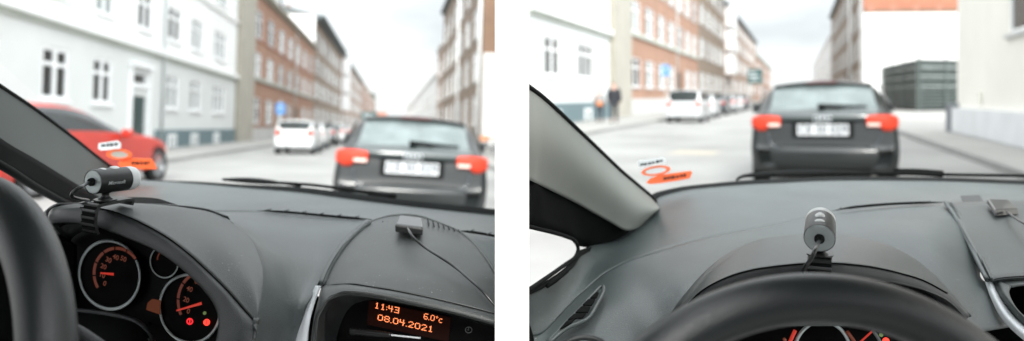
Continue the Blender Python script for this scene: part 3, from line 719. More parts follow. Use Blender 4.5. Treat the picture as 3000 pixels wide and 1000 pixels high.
        V_, F_ = box_geo(*sorted((s * W * .28, s * W * .44)), L - .24, L - .12, .60, .72); mk('headlight', V_, F_, M['tailw'], root, world=False, bevel=.03)
    # plate
    pz = .80 if kind == 'hatch' else .70
    py_ = .028 if kind == 'hatch' else .02
    if rear_detail:
        V_, F_ = box_geo(-.36, .36, py_ - .02, py_ + .05, pz - .10, pz + .10); mk('plate_recess', V_, F_, M['rubber'], root, world=False, bevel=.015)
        V_, F_ = box_geo(-.30, .30, py_ - .035, py_ - .021, pz - .068, pz + .068); pl = mk('number_plate', V_, F_, M['plate'], root, world=False)
        if plate_txt:
            v, f = text_mesh(plate_txt, .135, .003); v = [Vector((q.x, py_ - .0365 , pz + q.y)) for q in v]; mk('plate_lettering', v, f, M['plate_t'], pl, world=False)
        rear_detail(root)
    else:
        V_, F_ = box_geo(-.26, .26, py_ - .03, py_, pz - .06, pz + .06); mk('number_plate', V_, F_, M['plate'], root, world=False)
        for s in (1, -1):
            V_, F_ = box_geo(*sorted((s * W * .33, s * W * .455)), .02, .16, .80, 1.05 if kind != 'hatch' else .95); mk('tail_light', V_, F_, M['tail'], root, world=False, bevel=.03)
        V_, F_ = box_geo(-W * .44, W * .44, -.02, .12, .30, .50); mk('bumper', V_, F_, M['rubber' if paintm != 'p_white' else 'p_white'], root, world=False, bevel=.05)
        V_, F_ = box_geo(-W * .36, W * .36, -.021, .02, .235, .31); mk('lower_valance', V_, F_, M['rubber'], root, world=False, bevel=.02)
    return root
def hatch_rear(root):
    w = .8825
    for s in (1, -1):
        # wrap-round tail light: outline on the rear face turning round the corner
        cols = [(.50, .035, .852, .955), (.52, .03, .835, .968), (.60, .03, .83, .976), (.66, .03, .825, .98), (.69, .032, .785, .98), (.79, .065, .78, .975), (.835, .11, .79, .965), (.862, .19, .80, .955), (.872, .30, .87, .94)]
        V = []
        for x, y, z0, z1 in cols:
            for q in range(5):
                z = z0 + (z1 - z0) * q / 4; V.append(Vector((s * (x + (.012 if q in (1, 2, 3) else 0) * (x > .8)), y - (.03 if q in (1, 2, 3) else .012), z)))
        Fs = [(i * 5 + q, (i + 1) * 5 + q, (i + 1) * 5 + q + 1, i * 5 + q + 1) for i in range(len(cols) - 1) for q in range(4)]
        if s < 0: Fs = [f[::-1] for f in Fs]
        tl = mk('tail_light', V, Fs, M['tail'], root, world=False, smooth=True, solid=.012)
        V_, F_ = box_geo(*sorted((s * .51, s * .655)), -.014, .0, .842, .878); mk('reversing_lamp', V_, F_, M['tailw'], tl, world=False, bevel=.004)
        V_, F_ = tube_geo(cat_rom([Vector((s * .66, .03, .76)), Vector((s * .64, .02, .66)), Vector((s * .59, .0, .59)), Vector((s * .52, -.01, .575))], 12), .012, 6); mk('tailgate_edge', V_, F_, M['p_dark'], root, world=False, smooth=True)
    # bumper
    prof = [(-.86, .26), (-.80, .10), (-.66, .02), (-.35, -.025), (0, -.035), (.35, -.025), (.66, .02), (.80, .10), (.86, .26)]
    V = []
    pts = cat_rom([Vector((x, y, 0)) for x, y in prof], 41)
    rowsz = [(.30, .05), (.33, .0), (.42, -.01), (.52, -.015), (.555, -.008), (.60, .03), (.615, .08)]
    for z, dy in rowsz:
        for p in pts: V.append(Vector((p.x * (1 - dy * .2), p.y + dy, z)))
    Fs = [(i * 41 + k, i * 41 + k + 1, (i + 1) * 41 + k + 1, (i + 1) * 41 + k) for i in range(len(rowsz) - 1) for k in range(40)]
    mk('bumper', V, Fs, M['p_black'], root, world=False, smooth=True)
    V_, F_ = box_geo(-.55, .55, -.032, .0, .235, .31); mk('lower_valance', V_, F_, M['rubber'], root, world=False, bevel=.02)
    # tailgate shoulder below the glass
    V = []
    for z, y, hw in ((1.045, .12, .66), (1.02, .07, .70), (.985, .03, .68), (.955, .005, .62), (.93, .03, .60)):
        for k in range(21): x = -1 + k / 10; V.append(Vector((x * hw, y + .05 * abs(x) ** 3, z - .02 * x * x - (.0 if z > .96 else .03 * (1 - x * x)))))
    Fs = [(i * 21 + k, (i + 1) * 21 + k, (i + 1) * 21 + k + 1, i * 21 + k + 1) for i in range(4) for k in range(20)]
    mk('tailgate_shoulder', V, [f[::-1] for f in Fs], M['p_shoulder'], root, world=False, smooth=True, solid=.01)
    # four linked rings
    for k in range(4):
        pts = [Vector((-.075 + .05 * k + .033 * math.cos(a), .0 + .002 * (k % 2), .935 + .033 * math.sin(a))) for a in [i * math.pi / 10 for i in range(20)]]
        V_, F_ = tube_geo(pts, .005, 6, closed=True); mk('badge_ring', V_, F_, M['silver'], root, world=False, smooth=True)
    # spoiler, brake lamp, wiper, rear quarter glass
    V = []
    for k in range(21):
        x = -1 + k / 10
        for y, z in ((.50, 1.372), (.485, 1.385), (.50, 1.400), (.66, 1.415), (.66, 1.38)): V.append(Vector((x * .60, y + .07 * x * x, z - .045 * x * x)))
    mk('spoiler', V, [(k*5 + q, k*5 + (q+1) % 5, k*5 + 5 + (q+1) % 5, k*5 + 5 + q) for k in range(20) for q in range(5)] + [(4,3,2,1,0), (100,101,102,103,104)], M['p_black'], root, world=False, smooth=True)
    V_, F_ = box_geo(-.18, .18, .472, .492, 1.381, 1.393); mk('brake_lamp', V_, F_, M['tail_dark'], root, world=False)
    V_, F_ = tube_geo([Vector((-.05, .10, 1.075)), Vector((.04, .11, 1.085)), Vector((.52, .15, 1.075))], [.045, .03, .014], 8); mk('rear_wiper', V_, F_, M['rubber'], root, world=False, smooth=True)
    for s in (1, -1):
        V = [Vector((s * x, y, z)) for x, y, z in ((.845, .42, 1.0), (.842, 1.15, 1.0), (.735, 1.2, 1.34), (.725, .78, 1.34))]
        if s < 0: V = V[::-1]
        mk('quarter_window', V, [(0, 1, 2, 3)], M['carglass'], root, world=False, solid=.004)
    V_, F_ = tube_geo([Vector((.3, .75, 1.44)), Vector((.3, .9, 1.50))], .008, 6); mk('aerial', V_, F_, M['rubber'], root, world=False)

def place(S, px, D, ang, roll=0, sc=(1, 1, 1), drop=0):
    """a car's rear centre on the street plane below the sight line through column px at depth D"""
    Si = S.inverted(); c = Si @ P(px, 300, D); q = S @ Vector((c.x, c.y, drop)); 
    # correct the column after dropping to the road
    q = q + Vector(((px - 1500) / F * q.y - q.x, 0, 0))
    c = Si @ q; c.z = drop
    return S @ Matrix.Translation(c) @ Matrix.Rotation(ang, 4, 'Z') @ Matrix.Rotation(math.radians(roll), 4, 'Y') @ Matrix.Diagonal((*sc, 1))
car('black_hatchback', place(SL, 1193, 7.9, math.radians(-2.5), 2.6, (1.02, 1, 1)), 4.29, 1.765, 1.42, 'hatch', 'p_black', 'black hatchback with tilted number plate ahead of the car with the clock display', rear_detail=hatch_rear, plate_txt='CE 30 029')
car('black_hatchback', place(SR, 2412, 8.75, math.radians(-1.2), -.6, (1, 1, 1.05)), 4.29, 1.765, 1.42, 'hatch', 'p_black', 'black hatchback beside the dark slatted enclosure, standing level ahead of the steering wheel', rear_detail=hatch_rear, plate_txt='CE 30 029')
g = 'cars parked along the kerb'
p = onto(SL, 842, 453)
car('parked_van', SL @ tr(p.x + .22, p.y + .2), 4.1, 1.70, 1.50, 'van', 'p_white', 'small white van before the red brick house, right of the teal basement', g, glassr='vanglass')
for i, (pm, kd, lb) in enumerate((('p_white', 'hatch', 'white car directly past the white van that shows above the side-on webcam'), ('p_dark', 'hatch', 'dark car third in the row parked beyond the white van above the webcam'), ('p_white', 'suv', 'white car fourth in the row, almost hidden behind the tilted black hatchback'), ('p_silver', 'suv', 'silver car last in the row, peeping past the roof of the tilted black hatchback'))):
    car('parked_car', SL @ tr(p.x + .05 * i, p.y + 6.8 * (i + 1)), 4.3, 1.75, 1.48, kd, pm, lb, g, glassr='vanglass')
p = onto(SR, 1998, 359)
car('parked_van', SR @ tr(p.x + .15, p.y - .6), 4.1, 1.76, 1.66, 'van', 'p_white', 'white small van in front of the red brick house beside the two pedestrians', g, glassr='vanglass')
for i, (pm, kd, lb) in enumerate((('p_white', 'hatch', 'white car directly past the van that the pedestrians walk towards'), ('p_dark', 'hatch', 'dark car third in the row parked beyond the pedestrians'), ('p_silver', 'suv', 'silver car fourth in the row parked beyond the pedestrians'), ('p_white', 'hatch', 'white car fifth in the row parked beyond the pedestrians'), ('p_dark', 'suv', 'dark car last in the row, near the dark teal board'))):
    car('parked_car', SR @ tr(p.x + .05 * i, p.y + 6.6 * (i + 1)), 4.3, 1.75, 1.5, kd, pm, lb, g, glassr='vanglass')
# red car: rear wheel seen through the side window, front wheel past the stickers
a, b = SL.inverted() @ P(97, 500, 10.8), SL.inverted() @ P(462, 480, 14.8)
d = Vector((b.x - a.x, b.y - a.y)); ang = math.atan2(-d.x, d.y); LR = d.length / .72
Mr = SL @ Matrix.Translation((a.x, a.y, 0)) @ Matrix.Rotation(ang, 4, 'Z') @ Matrix.Translation((-.88, -LR * .145, 0))
car('red_car', Mr, LR, 1.78, 1.57, 'coupe', 'p_red', 'bright red car before the white townhouse, behind the stickers and pillar', glassr='carglass', axr=(.145, .865))

# ------------------------------------------------------------------ signs, people, bicycle
def post_sign(S, px, row, D, label):
    q = S.inverted() @ P(px, row, D)
    root = empty('parking_sign', S @ tr(q.x, q.y)); tag(root, label, 'sign')
    V, Fs = tube_geo([Vector((0, 0, 0)), Vector((0, 0, q.z + .5))], .035, 8); mk('pole', V, Fs, M['zinc'], root, world=False)
    V, Fs = box_geo(-.23, .23, -.06, -.04, q.z - .30, q.z + .30); b_ = mk('sign_face', V, Fs, M['blue'], root, world=False)
    V, Fs = text_mesh('P', .42, .01); mk('sign_letter', [Vector((v.x, -.063, q.z + v.y)) for v in V], Fs, M['frame'], b_, world=False)
post_sign(SL, 822, 319, 38, 'blue parking sign on a thin pole above the white van near the teal basement')
post_sign(SR, 1950, 207, 40, 'blue parking sign on a thin pole above the white van that two pedestrians approach')
def board(S, px, row, D, w_, h_, label):
    q = S.inverted() @ P(px, row, D)
    root = empty('roadside_board', S @ tr(q.x, q.y)); tag(root, label, 'sign')
    V, Fs = box_geo(-w_/2, w_/2, -.1, .0, q.z - h_/2, q.z + h_/2); b_ = mk('panel', V, Fs, M['signteal'], root, world=False)
    for i, (x0, x1) in enumerate(((-.35, .1), (-.4, .3), (-.3, .2))):
        z = q.z + h_ * (.25 - .25 * i); V, Fs = box_geo(x0 * w_, x1 * w_, -.11, -.101, z - h_ * .05, z + h_ * .05); mk('stripe', V, Fs, M['zinc'], b_, world=False)
    for x in (-w_ * .4, w_ * .4): V, Fs = tube_geo([Vector((x, .05, 0)), Vector((x, .05, q.z + h_/2))], .06, 8); mk('post', V, Fs, M['zinc'], root, world=False)
board(SL, 1082, 340, 60, 1.4, .7, 'dark teal board standing at the kerb just above the roof of the tilted black hatchback')
board(SR, 2212, 224, 70, 1.4, 1.5, 'dark teal board on posts over the parked row, beside the second black hatchback')
def person(S, px, row, D, H, top, legs, hairm, label, lean=0, bag=False, stride=.16, coatlen=.48, arms=.0):
    q = S.inverted() @ P(px, 283, D); root = empty('person', S @ tr(q.x, q.y, .12, .2)); tag(root, label, 'person')
    k = H / 1.75
    def skin(name, vs, es, rs, mt, rootv=0):
        me = bpy.data.meshes.new(name); me.from_pydata([(v[0]*k, v[1]*k, v[2]*k) for v in vs], es, []); me.materials.append(mt)
        o = bpy.data.objects.new(name, me); COL.objects.link(o); o.parent = root
        sk = o.modifiers.new('k', 'SKIN'); o.modifiers.new('s', 'SUBSURF').render_levels = 2
        for i, r in enumerate(rs): me.skin_vertices[0].data[i].radius = ((r[0]*k, r[1]*k) if isinstance(r, tuple) else (r*k, r*k))
        me.skin_vertices[0].data[rootv].use_root = True
        return o
    s = stride
    vs = [(0, 0, .95), (0, .0, 1.15), (0, .02, 1.38), (0, .03, 1.50), (0, .04, 1.58), (0, .05, 1.68),
          (.10, 0, .90), (.10, s*.6, .50), (.11, s*.5, .09), (.11, s*.5+.14, .04), (-.10, 0, .90), (-.10, -s*.4, .50), (-.10, -s*1.6, .12), (-.10, -s*1.6+.13, .04),
          (.19, .02, 1.40), (.25, -.03, 1.12), (.24, .06, .88), (.24, .09, .80), (-.19, .02, 1.40), (-.25, .05, 1.12), (-.24, .16, .90), (-.24, .20, .83)]
    es = [(0,1),(1,2),(2,3),(3,4),(4,5),(0,6),(6,7),(7,8),(8,9),(0,10),(10,11),(11,12),(12,13),(2,14),(14,15),(15,16),(16,17),(2,18),(18,19),(19,20),(20,21)]
    rs = [(.15,.10),(.13,.10),(.15,.10),.06,.085,.095,.085,.06,.042,.035,.085,.06,.042,.035,.06,.045,.032,.035,.06,.045,.032,.035]
    skin('body', vs, es, rs, M['skin'])
    skin('trousers', [vs[0], vs[6], vs[7], (vs[8][0], vs[8][1], .11), vs[10], vs[11], (vs[12][0], vs[12][1], .14)], [(0,1),(1,2),(2,3),(0,4),(4,5),(5,6)], [(.155,.115),.10,.078,.06,.10,.078,.06], legs)
    c = coatlen
    skin('jacket', [(0,0,.95 - c*.3),(0,0,1.15),(0,.02,1.38),(0,.03,1.46),vs[14],vs[15],vs[16],vs[18],vs[19],vs[20]], [(0,1),(1,2),(2,3),(2,4),(4,5),(5,6),(2,7),(7,8),(8,9)], [(.24,.16),(.21,.15),(.23,.14),.075,.09,.078,.06,.09,.078,.06], top)
    skin('hair', [(0,.02,1.66),(0,.03,1.72)], [(0,1)], [(.105,.105),(.085,.09)], hairm)
    for i in (9, 13):
        x, y, z = vs[i]; V, Fs = box_geo(x*k-.045, x*k+.045, y*k-.18, y*k+.07, 0.0, .09); mk('shoe', V, Fs, M['rubber'], root, world=False, bevel=.03)
    if bag:
        V, Fs = box_geo(-.14*k, .14*k, -.25*k, -.15*k, .84*k, 1.06*k); bo = mk('shoulder_bag', V, Fs, M['bag'], bevel=.04); setmat(bo, S @ tr(q.x, q.y, .12, .2)); tag(bo, 'orange bag hanging at the back of the pedestrian in the white jacket', 'bag')
        V, Fs = tube_geo(cat_rom([Vector((-.12*k, -.2*k, 1.1*k)), Vector((-.17*k, -.12*k, 1.36*k)), Vector((-.13*k, .02, 1.5*k)), Vector((-.02, .16*k, 1.36*k))], 12), .012, 6); st_ = mk('strap', V, Fs, M['bag'], bo, world=False)
person(SR, 1757, 354, 33, 1.62, M['jacket'], M['trousers'], M['hair2'], 'person in white jacket and dark trousers with an orange bag walking on the pavement', bag=True, coatlen=.2)
person(SR, 1799, 364, 31.5, 1.90, M['coat'], M['trousers'], M['hair'], 'taller person in long black coat walking beside the one in white', coatlen=.7, stride=.2)
def bicycle(S, px, row, t_off, label, sc=1.0, seatm=None):
    q = onto(S, px, row); root = empty('bicycle', S @ tr(q.x, q.y, .05, .35) @ Matrix.Scale(sc, 4)); tag(root, label, 'bicycle')
    for y in (-.5, .5):
        pts = [Vector((0, y + .33 * math.cos(i * math.pi / 12), .34 + .33 * math.sin(i * math.pi / 12))) for i in range(24)]
        V, Fs = tube_geo(pts, .02, 6, closed=True)
        for i in range(8):
            a = i * math.pi / 4; v, f = tube_geo([Vector((0, y, .34)), Vector((0, y + .32 * math.cos(a), .34 + .32 * math.sin(a)))], .003, 4); V, Fs = merge([(V, Fs), (v, f)])
        mk('wheel', V, Fs, M['tyre'], root, world=False)
    j = dict(r=Vector((0, -.5, .34)), b=Vector((0, -.08, .3)), s=Vector((0, -.22, .82)), h=Vector((0, .36, .88)), f=Vector((0, .5, .34)))
    gs = [tube_geo([j[a], j[b]], .017, 6) for a, b in (('r', 'b'), ('b', 's'), ('r', 's'), ('b', 'h'), ('s', 'h'), ('h', 'f'))]
    mk('bicycle_frame', *merge(gs), M['p_dark'], root, world=False)
    V, Fs = tube_geo([Vector((-.28, .28, 1.02)), Vector((-.1, .36, 1.0)), Vector((.1, .36, 1.0)), Vector((.28, .28, 1.02))], .015, 6); mk('handlebar', V, Fs, M['silver'], root, world=False)
    V, Fs = box_geo(-.08, .08, -.36, -.12, .86, .92); mk('saddle', V, Fs, seatm or M['rubber'], root, world=False, bevel=.025)
    V, Fs = box_geo(-.16, .16, .42, .68, .72, .94); mk('basket', V, Fs, seatm or M['silver'], root, world=False, bevel=.01)
bicycle(SL, 1437, 470, 0, 'bicycle with orange basket leaning by the white painted wall at the roadside', 1.0, M['bag'])
bicycle(SR, 2608, 318, 0, 'bicycle with pale basket parked by the dark slatted enclosure', 1.2)

# ------------------------------------------------------------------ the white partition between the two cars
def slab_obj(name, x0, x1, y0, y1, z0, z1, mt):
    V, Fs = box_geo(x0, x1, y0, y1, z0, z1); return mk(name, V, Fs, mt)
o = slab_obj('white_partition', -.0205, .0205, .82, 2.3, -.2, 1.75, M['wall_white']); tag(o, 'plain white upright partition standing between the two car interiors', 'partition')

# ------------------------------------------------------------------ shared interior pieces
def webcam(T, body_tilt, cable, label, root_tail=None):
    """T: top of the clamp plate; x along the hood's lip, y away from the driver"""
    root = empty('webcam', T); tag(root, label, 'webcam', 'webcams clamped on the dashboards')
    r = .0158
    B = Matrix.Translation((0, 0, .0258)) @ Matrix.Rotation(math.radians(body_tilt), 4, 'X')
    def ob(name, geo, mt, **kw): return mk(name, [B @ v for v in geo[0]], geo[1], mt, root, world=False, **kw)
    ob('barrel', lathe_geo([(r * .985, -.0195), (r, -.0188), (r, .026)], 64), M['camblack'], smooth=True)
    cap = ob('rear_cap', lathe_geo([(.001, -.0196), (r * .90, -.0196), (r * .945, -.0192), (r * .95, -.018)], 64), M['silver_cap'], smooth=False)
    ob('front_ring', lathe_geo([(r * 1.0, .0262), (r * 1.01, .027), (r * 1.0, .035), (r * .93, .0385), (r * .8, .0395), (r * .78, .034), (.001, .032)], 64), M['white'], smooth=True)
    V, Fs = lathe_geo([(.0052, -.0195), (.0052, -.0225), (.0044, -.0240), (.0030, -.0250)], 24); ob('cable_gland', (V, Fs), M['rubber'], smooth=True)
    # buttons on top
    def pad(y0, y1, w, h, nm, mt):
        n = 14; V, Fs = [], []
        for i in range(n + 1):
            a = math.pi * i / n; yy = (y0 + y1) / 2 - (y1 - y0) / 2 * math.cos(a); ww = w * max(math.sin(a), .05) ** .6
            for k in range(7):
                x = -ww + 2 * ww * k / 6; q = r + .0002 + h * math.sin(math.pi * k / 6) * math.sin(a); th = x / r; V.append(Vector((q * math.sin(th), yy, q * math.cos(th))))
        for i in range(n):
            for k in range(6): Fs.append((i*7+k, i*7+k+1, (i+1)*7+k+1, (i+1)*7+k))
        return ob(nm, (V, Fs), mt, smooth=True)
    pad(-.0105, -.0035, .0052, .0009, 'small_button', M['white']); pad(.003, .016, .0052, .0022, 'ribbed_button', M['white'])
    # lettering on the side facing the viewer
    V, Fs = text_mesh('Microsoft', .0062, .00016, .25)
    W_ = []
    for v in V:
        th = math.radians(-86) ; a = -v.y / r
        ang_ = math.radians(-82) ; q = r + .00015
        z = q * math.cos(math.radians(95) + a * 1.0); x = q * math.sin(math.radians(95) + a * 1.0)
        W_.append(B @ Vector((x, v.x + .002, z)))
    mk('lettering', W_, Fs, M['stick_w'], root, world=False)
    V, Fs = lathe_geo([(.0085, 0), (.0085, .0015), (.006, .003), (.0045, .005), (.0045, .0085), (.009, .0105), (.0105, .0135)], 24, Matrix.Rotation(math.pi / 2, 4, 'X'))
    V = [v + Vector((0, -.0015, .001)) for v in V]; mk('swivel_stand', V, Fs, M['camblack'], root, world=False, smooth=True)
    V, Fs = lathe_geo([(.001, 0), (.0135, 0), (.0135, .0016), (.001, .0016)], 28, Matrix.Rotation(math.pi / 2, 4, 'X')); mk('stand_disc', [v + Vector((0, -.0015, .0002)) for v in V], Fs, M['camblack'], root, world=False)
    # ribbed flexible strap: profile (y, z) extruded along x
    prof = cat_rom([Vector((0, .030, -.0105)), Vector((0, .032, -.004)), Vector((0, .029, -.0008)), Vector((0, .010, -.0004)), Vector((0, -.012, -.0008)), Vector((0, -.0195, -.0025)), Vector((0, -.0235, -.008)), Vector((0, -.0250, -.018)), Vector((0, -.0245, -.030)), Vector((0, -.0215, -.040))], 72)
    hw = .0118; V, Fs = [], []
    n = len(prof)
    for i, p in enumerate(prof):
        t = (prof[min(i + 1, n - 1)] - prof[max(i - 1, 0)]).normalized(); nn = Vector((0, t.z, -t.y))
        if i < n * .2: pass
        rib = .0015 * (1 if (i // 3) % 2 == 0 else 0) if p.y < -.014 else 0
        o_, i_ = p + nn * (-rib), p + nn * .0038
        nn2 = Vector((0, t.z, -t.y)); o_, i_ = p - nn2 * 0 + (nn2 * rib), p - nn2 * .0038
        for x in (-hw, hw): V.append(Vector((x, o_.y, o_.z))); V.append(Vector((x, i_.y, i_.z)))
    for i in range(n - 1):
        a, b = i * 4, (i + 1) * 4
        Fs += [(a, b, b + 2, a + 2), (a + 1, a + 3, b + 3, b + 1), (a, a + 1, b + 1, b), (a + 2, b + 2, b + 3, a + 3)]
    mi_ = [1 if (k % 4 == 0 and prof[k // 4].y < -.010 and (k // 4) % 6 >= 3) else 0 for k in range(len(Fs))]  # groove faces coloured black to paint in the shade between ribs
    Fs += [(0, 2, 3, 1), (4*n-4, 4*n-3, 4*n-1, 4*n-2)]; mi_ += [0, 0]
    mk('clamp_strap', V, Fs, None, root, world=False, mats=[M['strap'], M['black']], midx=mi_)
    st = T @ B @ Vector((0, -.0240, 0))
    pts = [st + (T.to_3x3() @ B.to_3x3() @ Vector((0, -.004 * 0, 0)))] + pxs(cable)
    tube('cable', pts, .0021, M['cable'], root, n=60, seg=10)
    return root
def seg_text(txt, org, ux, uy, pitch, name, parent, mt, advance=6, first=0):
    """dot-matrix text; org top-left, ux / uy unit steps of one dot (Vectors)"""
    FONT = {'0': ['01110','10001','10001','10001','10001','10001','01110'], '1': ['00100','01100','00100','00100','00100','00100','01110'], '2': ['01110','10001','00001','00010','00100','01000','11111'],
            '3': ['11111','00001','00001','01111','00001','00001','11111'], '4': ['10010','10010','10010','11111','00010','00010','00010'], '6': ['01111','10000','10000','11110','10001','10001','01110'],
            '8': ['01110','10001','10001','01110','10001','10001','01110'], ':': ['0','0','1','0','0','1','0'], '.': ['0','0','0','0','0','0','1'], ' ': ['0'] * 7,
            'o': ['010','101','010','000','000','000','000'], 'C': ['0000','0000','0111','1000','1000','1000','0111'], 'i': ['1','1','1','1','1','1','1']}
    x = 0; V, Fs = [], []
    n = ux.cross(uy).normalized() * .0004
    for ch in txt:
        g_ = FONT[ch]
        for r_, line in enumerate(g_):
            for c, bit in enumerate(line):
                if bit == '1':
                    p = org + ux * (x + c) + uy * r_; a, b = ux * .74, uy * .74; o_ = len(V)
                    V += [p, p + a, p + a + b, p + b]; V += [q + n for q in V[-4:]]
                    Fs += [(o_, o_+1, o_+2, o_+3), (o_+4, o_+7, o_+6, o_+5)] + [(o_+i, o_+4+i, o_+4+(i+1)%4, o_+(i+1)%4) for i in range(4)]
        x += len(g_[0]) + 1
    return mk(name, V, Fs, mt, parent)
def sticker_bits(bvh, quad, parent_col, marks):
    pass
def on_glass(bvh, px, row, gap=.004):
    o_ = Vector((0, 0, EYE)); d_ = (P(px, row, 1) - o_).normalized()
    hit = bvh.ray_cast(o_, d_)
    return hit[0] - d_ * gap if hit[0] else P(px, row, 1.5)
def sticker(bvh, outline, mt, label, marks=(), inner=None, inner_m=None, gap=.004):
    cx_, cy_ = sum(q[0] for q in outline) / len(outline), sum(q[1] for q in outline) / len(outline)
    o_ = Vector((0, 0, EYE)); h_, n_, _, _ = bvh.ray_cast(o_, (P(cx_, cy_, 1) - o_).normalized())
    if n_.dot(o_ - h_) < 0: n_ = -n_
    def pt(x, y, g):
        d = (P(x, y, 1) - o_).normalized(); k = (h_ + n_ * g - o_).dot(n_) / d.dot(n_); return o_ + d * k
    if inner:
        n = len(outline); A = [pt(x, y, gap) for x, y in outline]; B = [pt(x, y, gap) for x, y in inner]
        V = A + B + [v - n_ * .0006 for v in A] + [v - n_ * .0006 for v in B]
        Fs = [q for i in range(n) for j in ((i + 1) % n,) for q in ((i, j, n + j, n + i), (2*n + i, 3*n + i, 3*n + j, 2*n + j), (i, 2*n + i, 2*n + j, j), (n + i, n + j, 3*n + j, 3*n + i))]
        o = mk('sticker', V, Fs, mt); tag(o, label, 'sticker')
        c_ = sum(B, Vector()) / n; flat_poly('inner_panel', [c_ + (v - c_) * .985 for v in B], inner_m, o, thick=.0005)
    else:
        o = flat_poly('sticker', [pt(x, y, gap) for x, y in outline], mt, thick=.0006); tag(o, label, 'sticker')
    if marks:
        gs = []
        for (x, y, w_, hh) in marks[0]:
            sl = marks[1]
            V = [pt(a, b, gap + .0015) for a, b in ((x, y), (x + w_, y + w_ * sl), (x + w_, y + hh + w_ * sl), (x, y + hh))]
            V += [v - n_ * .0003 for v in V]; gs.append((V, [(3, 2, 1, 0), (4, 5, 6, 7)] + [(i, i + 4, (i + 1) % 4 + 4, (i + 1) % 4) for i in range(4)]))
        mk('print', *merge(gs), M['stick_t'], o)
    return o
def ellipse(cx, cy, rx, ry, rot=0, n=28):
    c, s = math.cos(rot), math.sin(rot)
    return [(cx + rx * math.cos(a) * c - ry * math.sin(a) * s, cy + rx * math.cos(a) * s + ry * math.sin(a) * c) for a in [2 * math.pi * i / n for i in range(n)]]
def steering_wheel(root, C, e1, e2, R_, r_, label=None):
    e1 = e1.normalized(); n = e1.cross(e2).normalized(); e2 = n.cross(e1)
    pts = [C + e1 * (R_ * math.cos(a)) + e2 * (R_ * math.sin(a)) for a in [2 * math.pi * i / 120 for i in range(120)]]
    V, Fs = tube_geo(pts, r_, 28, closed=True); sw = mk('steering_wheel', V, Fs, M['leather'], root, smooth=True)
    gs = []
    for a in (math.radians(200), math.radians(340), math.radians(270)):
        d_ = e1 * math.cos(a) + e2 * math.sin(a); gs.append(tube_geo([C + d_ * .05, C + d_ * (R_ - .005)], [.03, .016], 12))
    mk('spokes', *merge(gs), M['black'], sw, smooth=True)
    V, Fs = lathe_geo([(.001, .03), (.06, .028), (.075, .01), (.075, -.02), (.001, -.02)], 28, frame_m(C, e1, n if n.y < 0 else -n, e2)); mk('hub', V, Fs, M['black'], sw, smooth=True)
    return sw
def ring_geo(f, r0, r1, a0=0, a1=360, n=72, h=.003):
    V, Fs = [], []
    for i in range(n + 1):
        a = math.radians(a0 + (a1 - a0) * i / n)
        for r, k in ((r0, 0), (r0 + (r1 - r0) * .3, h), (r0 + (r1 - r0) * .7, h), (r1, 0)): V.append(f(r * math.cos(a), r * math.sin(a), k))
    for i in range(n):
        for k in range(3): Fs.append((i*4+k, i*4+k+1, (i+1)*4+k+1, (i+1)*4+k))
    return V, Fs
def disc_geo(f, r, n=48, h=0):
    V = [f(r * math.cos(2*math.pi*i/n), r * math.sin(2*math.pi*i/n), h) for i in range(n)]
    return V, [tuple(range(n))]

# ------------------------------------------------------------------ LEFT CAR
CL = empty('car_interior', P(700, 900, 1.0) - Vector((0, 0, .9)))
tag(CL, 'car interior with round gauges and an orange clock display reading 11:43', 'car')
c = CL
# dash top: rear tier up to the windscreen, then the front tier down to the trim strip
loft('dashboard', [
    [(300,530,1.84),(400,528,1.78),(550,536,1.73),(700,549,1.66),(875,563,1.6),(1049,586,1.54),(1224,607,1.48),(1450,630,1.42),(1510,637,1.41)],
    [(230,560,1.5),(400,560,1.5),(560,568,1.46),(700,580,1.43),(875,594,1.4),(1049,611,1.36),(1224,632,1.31),(1450,664,1.27),(1510,672,1.26)],
    [(200,640,1.22),(373,628,1.24),(560,620,1.23),(680,619,1.215),(760,621,1.205),(900,632,1.19),(1080,646,1.17),(1300,672,1.14),(1510,703,1.12)]], M['dash'], c, nu=60, sub=8)
loft('dashboard_front_tier', [
    [(540,622,1.215),(640,620.5,1.214),(680,620.5,1.213),(760,622.5,1.203),(900,633.5,1.188),(1000,641,1.178),(1090,649,1.167)],
    [(650,638,.98),(690,646,1.015),(745,656,1.045),(850,672,1.07),(950,685,1.07),(1010,686,1.063),(1056,681,1.055)],
    [(698,667,.929),(735,692,.945),(785,718,.965),(860,744,.98),(930,758,.985),(965,760,.977),(992,756,.965)],
    [(735,700,.882),(765,732,.892),(808,765,.91),(855,797,.927),(905,815,.937),(935,818,.932),(958,812,.928)],
    [(758,747,.832),(783,785,.845),(815,818,.865),(850,843,.885),(888,853,.90),(915,848,.903),(936,838,.905)],
    [(769,803,.782),(790,842,.797),(815,873,.82),(842,892,.845),(868,897,.865),(889,892,.876),(905,885,.882)],
    [(764,873,.737),(783,908,.755),(805,933,.782),(828,945,.81),(850,950,.837),(870,947,.853),(885,940,.865)],
    [(750,940,.702),(768,968,.723),(788,988,.75),(808,998,.78),(830,1002,.81),(851,998,.832),(868,990,.85)],
    [(735,1010,.677),(750,1035,.695),(770,1055,.72),(790,1065,.75),(815,1068,.79),(838,1060,.815),(855,1050,.83)]], M['dash'], c, nu=42, sub=8)
loft('dashboard_right_tier', [[(1290,668,1.14),(1346,680,1.13),(1510,704,1.118)], [(1340,700,1.07),(1410,725,1.07),(1510,745,1.07)], [(1400,780,1.0),(1450,800,1.0),(1510,815,1.0)], [(1450,900,.93),(1480,910,.93),(1510,915,.93)]], M['dash'], c, nu=16, sub=6)
crest = [(121,648,.955),(131,628,.955),(150,612,.95),(180,603.5,.95),(233,599,.955),(300,599,.97),(373,602,.99),(500,606,1.005),(600,617,.99),(660,638,.965),(700,668,.925),(737,700,.88),(760,747,.83),(771,803,.78),(766,873,.735),(752,940,.70),(738,1010,.675)]
